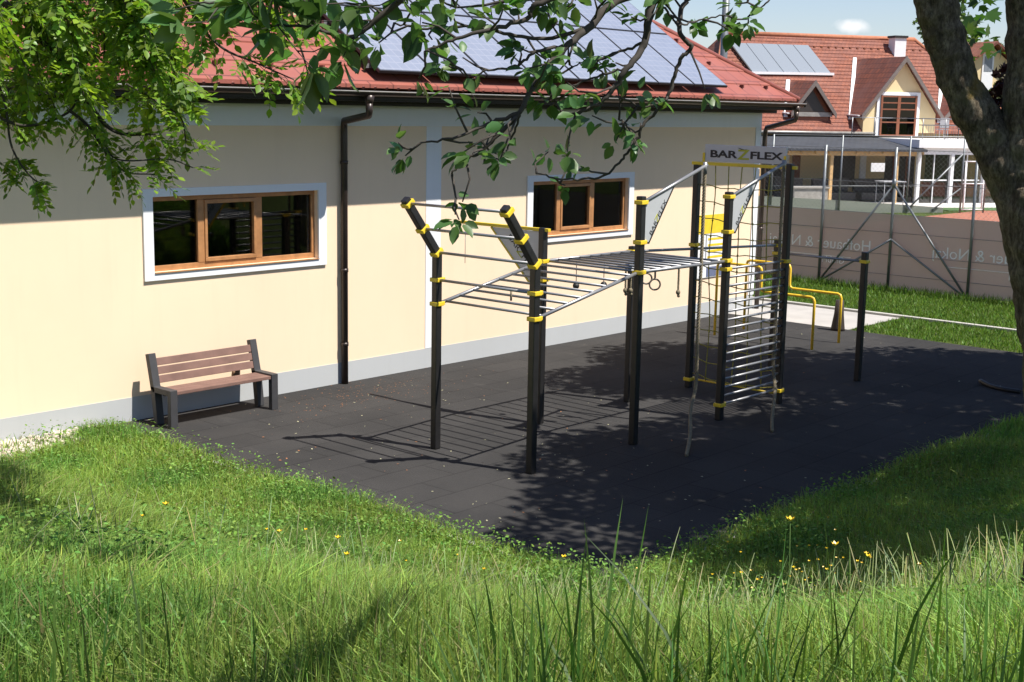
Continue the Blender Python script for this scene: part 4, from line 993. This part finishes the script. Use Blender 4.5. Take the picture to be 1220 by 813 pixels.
shadeB = [(15.2, -6.6), (15.6, -8), (16.3, -5.2), (17, -6.5), (17.8, -4.3), (18.2, -7.2), (18.6, -5.6), (19.4, -4.7), (19.8, -6.6), (20.8, -5.7), (21.3, -7), (17.2, -3.1), (18.2, -2.7), (16.2, -3.4), (16.9, -2.3), (15.9, -2.7), (17.6, -2.0), (15.2, -2.6), (20, -8.6), (17.5, -9), (22, -8), (15, -9.3), (20.4, -4.9)]
def shadeblobs(pts, h0, h1, r): return [(over(x, y, h), (r*rng.uniform(.8, 1.15), r*rng.uniform(.8, 1.15), r*.6)) for x, y in pts for h in (rng.uniform(h0, h1),)]
ex = []
for c, k, s in ((td(1152, 45, 8.6), 9, .15), (td(1172, 25, 8.8), 9, .15), (td(1183, 60, 9.0), 5, .1), (td(1160, 0, 8.6), 14, .2), (td(1150, -60, 8.8), 40, .3), (td(1165, -25, 9), 14, .2)):
    ex.append(np.array(tuple(c))+rng.normal(0, s*.6, (k, 3)))
ex = np.concatenate(ex)
bigtree('maple_tree', 'green maple whose low leaves show behind the fork of the apple tree', [(12.6, -12.0, .4), (12.6, -12.0, 2.5), (12.5, -11.9, 4.5), (12.6, -11.7, 6.2), (12.7, -11.5, 7.6)], [.26, .2, .17, .13, .06], shadeblobs(shadeA+[(x+.5, y-.45) for x, y in shadeA[2:]], 6.6, 8.2, 1.15), 26000, .15, (.05, .11, .02), extra=ex)
bigtree('maple_tree', 'tall maple beyond the right edge shading the far end of the playground', [(20.6, -10.6, .5), (20.6, -10.6, 3), (20.4, -10.4, 5.5), (20.2, -10.2, 7.2), (20.2, -10.1, 8.5)], [.3, .24, .2, .15, .07], shadeblobs(shadeB+[(x+.5, y-.6) for x, y in shadeB], 7.3, 9.0, 1.25), 36000, .16, (.05, .11, .02))
pc = td(1190, 106, 14.5)
bigtree('copper_tree', 'dark purple leaved tree peeping between the two stems of the apple tree', [(15.2, -10.2, .2), (15.2, -10.1, 2), (15.0, -9.9, 3.4), (14.9, -9.7, 4.4)], [.12, .09, .07, .03], [((pc.x, pc.y-.12, pc.z+.02), (.22, .17, .22)), ((pc.x, pc.y-.02, pc.z-.16), (.12, .1, .12)), ((14.9, -10.2, 4.8), (.2, .2, .2))], 230, .105, (.028, .008, .012), var=.3)
# shade over the tall grass in front of the camera
bigtree('apple_tree', 'spreading apple tree behind the viewpoint shading the nearest tall grass', [(-2.5, -17.2, 2.2), (-2.5, -17.1, 3.4), (-2.2, -17, 4.8), (-1.6, -16.6, 6.0)], [.2, .16, .12, .05], [((1.4, -15.2, 5.9), (1.2, .7, .4)), ((2.7, -15.1, 5.8), (.7, .45, .3)), ((-1, -15.8, 6), (1.4, 1.2, .7)), ((-2.4, -17, 6.5), (1.6, 1.5, .9))], 2600, .09, (.055, .125, .028), APPLE)

# far trees beyond the houses
ft = [(1108, 40, 96, 2.6), (1150, 30, 90, 4.5), (1178, 18, 92, 5.0), (1205, 20, 88, 5.0), (1235, 15, 90, 5.5), (835, 60, 100, 3), (1072, 52, 118, 3.0)]
labs = ['low pale green treetop just left of the leaning limb above the roof', 'pale green tree above the neighbour house beside the leaning limb', 'pale green tree in the middle of the fork gap', 'pale green tree behind the upright stem of the fork', 'tall pale tree behind the right edge of the picture', 'treetop hidden behind the mast and the hip of the roof', 'small treetop beyond the ridge right of the chimney']
for (px, py, d, r), lab in zip(ft, labs):
    c = atd(px, py, d); c.z -= r*.75
    bl_ = clump(tuple(c), (r*.42, r*.42, r*.32), 12); bl_ = [(a, tuple(np.array(q)*r*.42)) for a, q in bl_]
    t = bigtree('broadleaf_tree', lab, [(c.x, c.y, 0), (c.x, c.y, c.z*.5), (c.x, c.y, c.z-.5), (c.x, c.y, c.z)], [.4, .3, .22, .1], bl_, 2600, .42, (.085, .13, .04)); t['group'] = 'trees beyond the houses'

# ------------------------------------------------------------------ meadow
def inside_mat(x, y, m=0.): return (x > MATX0-.08-m) & (y > MATY-.08-m)
def blades(n, dmin, dmax, hfun, wid, base, seg2=True, power=.2, lean=.85, colvar=.28, angs=((.34, 1.17),)):
    got = []; tot = 0
    while tot < n:
        k = n*2; u = rng.random(k); p1 = power+1
        d = (dmin**p1+u*(dmax**p1-dmin**p1))**(1/p1); a = np.where(rng.random(k) < .5, rng.uniform(*angs[0], k), rng.uniform(*angs[-1], k))
        x = d*np.cos(a); y = CY+d*np.sin(a)
        ok = (~inside_mat(x, y, -.22*rng.random(k)**2)) & (y < -.25) & (x < 23)
        ok &= np.hypot((x-5.9)/.28, (y+6.15)/.18) > rng.uniform(.3, 1.2, k)
        ok &= ~((y > -.75) & (x < 7.9) & (rng.random(k) > .12))
        got.append(np.stack((x, y, d), 1)[ok]); tot += ok.sum()
    q = np.concatenate(got)[:n]; x, y, d = q.T; z = height(x, y)
    h = hfun(x, y, d)*rng.uniform(.55, 1.3, n); w = wid*(1+.06*d)*rng.lognormal(0, .38, n)
    ang = rng.uniform(0, 2*np.pi, n); side = np.stack((np.cos(ang), np.sin(ang), 0*ang), 1)
    la = rng.uniform(0, 2*np.pi, n); lm = np.abs(rng.normal(0, lean, n)); ldir = np.stack((np.cos(la), np.sin(la), 0*la), 1)*lm[:, None]
    p0 = np.stack((x, y, z-.01), 1); up = np.array([0, 0, 1.])
    mid = p0+(up*.55+ldir*.25)*h[:, None]; tip = p0+(up*(1-.28*np.clip(lm, 0, 1.4)[:, None])+ldir*.85)*h[:, None]
    sw = side*w[:, None]*.5
    V = np.stack((p0-sw, p0+sw, mid-sw*.85, mid+sw*.85, tip), 1)
    F = np.array([0, 1, 3, 2, 2, 3, 4]); Fa = (F[None]+(np.arange(n)*5)[:, None]).ravel(); T = np.tile([4, 3], n)
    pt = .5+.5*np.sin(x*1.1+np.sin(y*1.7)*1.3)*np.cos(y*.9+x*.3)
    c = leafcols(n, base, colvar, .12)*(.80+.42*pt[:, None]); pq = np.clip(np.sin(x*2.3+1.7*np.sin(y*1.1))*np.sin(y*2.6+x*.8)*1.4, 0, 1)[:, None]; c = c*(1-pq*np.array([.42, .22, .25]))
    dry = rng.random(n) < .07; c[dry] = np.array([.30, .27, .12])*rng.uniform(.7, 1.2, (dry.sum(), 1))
    C = np.repeat(c, 5, 0)
    return V.reshape(-1, 3), Fa, T, C
def hgt(x, y, d):
    edge = np.maximum(MATX0-x, MATY-y)
    h = np.where(d > 6.5, .20, .20+.022*(6.5-d))
    return h*np.clip(.85+.2*edge, .85, 1.)*(1+.25*np.sin(x*2.1)*np.sin(y*1.7))
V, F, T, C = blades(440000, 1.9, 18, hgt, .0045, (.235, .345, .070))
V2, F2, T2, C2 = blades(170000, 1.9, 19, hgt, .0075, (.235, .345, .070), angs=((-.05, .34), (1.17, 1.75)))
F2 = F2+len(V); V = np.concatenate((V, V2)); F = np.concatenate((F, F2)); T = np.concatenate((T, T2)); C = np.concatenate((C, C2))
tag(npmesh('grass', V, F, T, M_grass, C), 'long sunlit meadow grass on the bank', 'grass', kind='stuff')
# mown lawn beyond the surface
def lawn():
    n = 80000; x = rng.uniform(22.25, 28.0, n); y = rng.uniform(-14, 6, n)
    ok = ~((x < 24.5) & (y > -2.66)); x, y = x[ok], y[ok]; n = len(x)
    h = np.where((x > 27.6), .16, .06)*rng.uniform(.6, 1.4, n); a = rng.uniform(0, 6.28, n); w = .012
    p = np.stack((x, y, np.zeros(n)), 1); s = np.stack((np.cos(a), np.sin(a), 0*a), 1)*w; l = rng.normal(0, .35, (n, 3))*h[:, None]; l[:, 2] = h
    p[:, 2] = height(x, y); V = np.stack((p-s, p+s, p+l), 1).reshape(-1, 3)
    c = np.repeat(leafcols(n, (.12, .21, .035), .25), 3, 0)
    return V, np.arange(3*n), np.full(n, 3), c
V, F, T, C = lawn(); tag(npmesh('lawn', V, F, T, M_grass, C), 'short mown lawn in front of the screened court fence', 'lawn', kind='stuff')
# leafy weeds among the grass
n = 30000
def scatter(n, f):
    P = []; 
    while len(P) < n:
        d = rng.uniform(3, 16); a = rng.uniform(.34, 1.17); x = d*math.cos(a); y = CY+d*math.sin(a)
        if inside_mat(x, y, -.2*rng.random()**2) or y > -.3: continue
        if rng.random() < f(x, y, d): P.append((x, y, float(height(x, y))))
    return np.array(P)
def wf(x, y, d):
    e = min(abs(MATX0-x) if y > MATY else 9, abs(MATY-y) if x > MATX0-1 else 9, 3)
    return .05+1.0*math.exp(-e*1.9)+.6*(math.sin(x*2.3+1.7*math.sin(y*1.1))*math.sin(y*2.6+x*.8) > .3)*min(1, d/6)
P = scatter(n, wf); P[:, 2] += rng.uniform(.04, .27, n)
D = rng.normal(size=(n, 3)); D[:, 2] = D[:, 2]*.4
leafobj('weeds', APPLE, P, D, rng.uniform(.02, .042, n)*np.clip(np.hypot(P[:, 0], P[:, 1]-CY)/8, .35, 1), (.16, .28, .06), M_weed, None, .25, UPN(n, .5)); tag(bpy.data.objects['weeds'], 'broad leaved weeds and clover along the kerb of the surface', 'weeds', kind='stuff')
# seeding stalks
def stalks(n, f, hmin, hmax, headlen, base, dmin=2.2, dmax=9):
    b_V, b_F, b_T, b_C = [], [], [], []; vo = 0
    k = 0
    while k < n:
        d = rng.uniform(dmin, dmax); a = rng.uniform(.34, 1.12); x = d*math.cos(a); y = CY+d*math.sin(a)
        if inside_mat(x, y, .05) or rng.random() > f(x, y, d): continue
        k += 1; z = float(height(x, y)); h = rng.uniform(hmin, hmax); l = rng.normal(0, .18, 2)+np.array([.1, .05])
        pts = [np.array([x+l[0]*h*t*t, y+l[1]*h*t*t, z+h*t*(1-.08*t*np.hypot(*l)*4)]) for t in (0, .35, .65, .8, .9, 1)]
        hw = rng.uniform(.0017, .0032); rs = [.0016, .0014, .0012, hw, hw*.8, .001] if headlen else [.004, .0045, .004, .003, .002, .0005]
        ring = 4
        for p, r in zip(pts, rs):
            for j in range(ring): b_V.append(p+r*np.array([math.cos(j*math.pi/2), math.sin(j*math.pi/2), 0]))
        for i in range(len(pts)-1):
            for j in range(ring): b_F += [vo+i*4+j, vo+i*4+(j+1) % 4, vo+(i+1)*4+(j+1) % 4, vo+(i+1)*4+j]; b_T.append(4)
        c = leafcols(1, base, .2)[0]; b_C += [c]*(len(pts)*4); vo += len(pts)*4
    return np.array(b_V), np.array(b_F), np.array(b_T), np.array(b_C)
V, F, T, C = stalks(820, lambda x, y, d: .05+.10*(math.sin(x*1.4+.6)*math.sin(y*1.2+1) > .2)+.8*(x > 4.6)*(d < 8), .30, .54, True, (.46, .50, .26), 4.4, 9.5)
tag(npmesh('seeding_grass', V, F, T, M_grass, C, True), 'pale seeding grass stalks rising above the meadow', 'grass', kind='stuff')
# broad tall blades close to the camera
n = 1500
ci = rng.integers(0, 46, n); d = rng.uniform(1.75, 3.2, 46)[ci]; a = rng.uniform(.34, 1.14, 46)[ci]; d = d+rng.normal(0, .07, n); a = a+rng.normal(0, .035, n); x = d*np.cos(a); y = CY+d*np.sin(a); z = height(x, y)
h = rng.uniform(.30, .68, n)*rng.uniform(.6, 1.05, 46)[ci]; w = rng.uniform(.006, .011, n)
sa = rng.uniform(0, 6.28, n); side = np.stack((np.cos(sa), np.sin(sa), 0*sa), 1); la = rng.uniform(0, 6.28, n); lm = np.abs(rng.normal(.15, .3, n)); ldir = np.stack((np.cos(la), np.sin(la), 0*la), 1)
rows = []
for t, ww in ((0, .8), (.3, 1), (.6, .85), (.82, .55), (1, .03)):
    c = np.stack((x, y, z), 1)+ldir*(lm*h*t*t)[:, None]+np.array([0, 0, 1.])*(h*t*(1-.3*lm*t))[:, None]
    rows += [c-side*(w*ww*.5)[:, None], c+side*(w*ww*.5)[:, None]]
V = np.stack(rows, 1).reshape(-1, 3); f0 = np.array([[2*i, 2*i+1, 2*i+3, 2*i+2] for i in range(4)]).ravel()
F = (f0[None]+(np.arange(n)*10)[:, None]).ravel()
tag(npmesh('tall_grass', V, F, np.full(4*n, 4), M_grass, np.repeat(leafcols(n, (.075, .15, .028), .25), 10, 0)), 'tall broad bladed grass close in the foreground', 'grass', kind='stuff')

# buttercups, each plant a thing
def cup_mesh():
    st = MB(); st.tube([(0, 0, 0), (.01, 0, .2), (.0, .005, .38)], [.002, .0016, .0012], 5)
    return st
stem0 = None; spots = 0; k = 0
M_pet = simple('buttercup_petal', (.75, .50, .015), .35, 0, .1); M_stem = simple('green_stem', (.09, .16, .03), .6)
fl = []
while len(fl) < 62:
    if len(fl) < 46: px, py = rng.normal(955, 52), rng.normal(742, 34)
    else: px, py = rng.uniform(150, 900), rng.uniform(700, 800)
    dd = ray(px, py); tt = 3.; 
    for it in range(400):
        P = CAM+dd*tt
        if P.z < float(height(P.x, P.y)): break
        tt += .03
    if not (inside_mat(P.x, P.y)): fl.append(P.copy())
for i, P in enumerate(fl):
    lab = 'small yellow buttercup in the patch at the shade edge on the right' if i < 46 else 'small yellow buttercup scattered in the sunny foreground grass'
    t = thing('buttercup', lab, 'flower', (P.x, P.y, P.z+.0), float(rng.uniform(0, 6.28)), 'buttercups by the shade edge' if i < 46 else 'scattered buttercups')
    s = rng.uniform(.55, .85); t.scale = (s, s, s*1.6)
    if i == 0:
        so = cup_mesh().build('stem', M_stem, t)
        p = MB()
        for j in range(5):
            a0 = j*2*math.pi/5; dx, dy = math.cos(a0), math.sin(a0); px_, py_ = -dy, dx; c = Vector((0, .005, .38))
            p.poly([c, c+Vector((dx*.009+px_*.007, dy*.009+py_*.007, .006)), c+Vector((dx*.016, dy*.016, .011)), c+Vector((dx*.009-px_*.007, dy*.009-py_*.007, .006))])
        p0 = p.build('petals', M_pet, t)
    else:
        for o in (so, p0): c = o.copy(); COL.objects.link(c); c.parent = t

# pebbles along the wall, litter on the rubber
V_, F_, T_, C_ = [], [], [], []
def pebbles(n):
    ico = bmesh.new(); bmesh.ops.create_icosphere(ico, subdivisions=1, radius=1); tv = [tuple(v.co) for v in ico.verts]; tf = [tuple(v.index for v in f.verts) for f in ico.faces]; ico.free()
    x = rng.uniform(3, 8.35, n); y = -rng.uniform(.0, .75, n); z = height(x, y)+rng.uniform(.0, .05, n)
    P = np.stack((x, y, z), 1); D = rng.normal(size=(n, 3)); X, Y, Z = frames(D); s = rng.uniform(.014, .04, n)[:, None]*rng.uniform(.6, 1.2, (n, 3))
    V, F, T = stamp(tv, tf, P, X, Y, Z, s); return V, F, T, np.repeat(leafcols(n, (.50, .44, .37), .2, .05), len(tv), 0)
m_, nt_, b_ = newmat('pebble'); a_ = N(nt_, 'ShaderNodeAttribute', attribute_name='Col'); nt_.links.new(a_.outputs['Color'], b_.inputs['Base Color']); b_.inputs['Roughness'].default_value = .9
V, F, T, C = pebbles(5200); tag(npmesh('gravel', V, F, T, m_, C, True), 'pale pebbles along the foot of the cream wall', 'gravel', kind='stuff')
n = 300; x = np.concatenate((rng.uniform(8.6, 13, n//2), rng.uniform(8.6, 22, n//2))); y = rng.uniform(-7.6, -.1, n)
P = np.stack((x, y, np.full(n, .009)), 1); D = rng.normal(size=(n, 3)); D[:, 2] *= .12
cc = np.where(rng.random((n, 1)) < .35, np.array([[.32, .13, .05]]), np.array([[.42, .40, .25]]))
X, Y, Z = frames(D, np.tile([0, 0, 1.], (n, 1))+rng.normal(0, .15, (n, 3))); s = rng.uniform(.012, .04, n)
V, F, T = stamp(LEAFLET[0], LEAFLET[1], P, X, Y, Z, np.stack((s*1.6, s, s), 1))
n2 = 260; c0 = at(395, 472, 2, 0); x = rng.normal(c0.x+.5, .8, n2); y = np.minimum(rng.normal(-.75, .4, n2), -.05); P2 = np.stack((x, y, np.full(n2, .009)), 1); D = rng.normal(size=(n2, 3)); D[:, 2] *= .1
X, Y, Z = frames(D, np.tile([0, 0, 1.], (n2, 1))); s = rng.uniform(.012, .03, n2); V2, F2, T2 = stamp(LEAFLET[0], LEAFLET[1], P2, X, Y, Z, np.stack((s*1.6, s, s), 1))
c2 = np.tile([[.30, .12, .04]], (n2, 1))*rng.uniform(.6, 1.2, (n2, 1))
V = np.concatenate((V, V2)); F = np.concatenate((F, F2+n*len(LEAFLET[0]))); T = np.concatenate((T, T2)); C = np.repeat(np.concatenate((cc, c2)), len(LEAFLET[0]), 0)
tag(npmesh('leaf_litter', V, F, T, m_, C), 'dry leaf and petal litter scattered on the black surface', 'litter', kind='stuff')

# ------------------------------------------------------------------ light
w = bpy.data.worlds.new('World'); S.world = w; w.use_nodes = True; nt = w.node_tree
bg = nt.nodes['Background']; sk = N(nt, 'ShaderNodeTexSky', sky_type='NISHITA', sun_disc=False)
EL = math.asin(SUN.z); AZ = math.atan2(SUN.x, SUN.y)
sk.sun_elevation = EL; sk.sun_rotation = AZ; sk.air_density = 1.; sk.dust_density = .4; sk.ozone_density = 1.
# one small fair-weather cloud low in the sky
tc = N(nt, 'ShaderNodeTexCoord'); cd_ = ray(1017, 32).normalized()
mpn = N(nt, 'ShaderNodeVectorMath', operation='SUBTRACT'); nt.links.new(tc.outputs['Generated'], mpn.inputs[0]); mpn.inputs[1].default_value = cd_
nz = N(nt, 'ShaderNodeTexNoise'); nz.inputs['Scale'].default_value = 55; nz.inputs['Detail'].default_value = 6; nt.links.new(tc.outputs['Generated'], nz.inputs['Vector'])
sc_ = N(nt, 'ShaderNodeVectorMath', operation='MULTIPLY'); nt.links.new(mpn.outputs[0], sc_.inputs[0]); sc_.inputs[1].default_value = (75, 75, 210)
ln = N(nt, 'ShaderNodeVectorMath', operation='LENGTH'); nt.links.new(sc_.outputs[0], ln.inputs[0])
ad_ = N(nt, 'ShaderNodeMath', operation='MULTIPLY_ADD'); nt.links.new(nz.outputs['Fac'], ad_.inputs[0]); ad_.inputs[1].default_value = 2.4; 
sb_ = N(nt, 'ShaderNodeMath', operation='SUBTRACT'); sb_.inputs[0].default_value = -0.15; nt.links.new(ln.outputs['Value'], sb_.inputs[1]); nt.links.new(sb_.outputs[0], ad_.inputs[2])
cr = N(nt, 'ShaderNodeMapRange'); nt.links.new(ad_.outputs[0], cr.inputs[0]); cr.inputs[1].default_value = .0; cr.inputs[2].default_value = .9; cr.inputs[3].default_value = 0; cr.inputs[4].default_value = .75
mx = N(nt, 'ShaderNodeMix', data_type='RGBA'); nt.links.new(cr.outputs[0], mx.inputs[0]); nt.links.new(mix(nt, sk.outputs[0], (1.03, 1.03, 1.17), 1., 'MULTIPLY'), mx.inputs[6]); mx.inputs[7].default_value = (9.5, 9.5, 9.6, 1)
nt.links.new(mx.outputs[2], bg.inputs[0]); bg.inputs[1].default_value = .07
sl_ = bpy.data.lights.new('sun', 'SUN'); sl_.energy = 4.8; sl_.angle = R_(.53); sl_.color = (1, .955, .885)
so_ = bpy.data.objects.new('sun', sl_); COL.objects.link(so_); so_.rotation_euler = SUN.to_track_quat('Z', 'Y').to_euler(); so_.location = (0, -20, 30)
S.view_settings.view_transform = 'Standard'; S.view_settings.look = 'None'; S.view_settings.exposure = .77; S.view_settings.gamma = 1
S.cycles.max_bounces = 8; S.cycles.transparent_max_bounces = 24; S.cycles.use_denoising = True
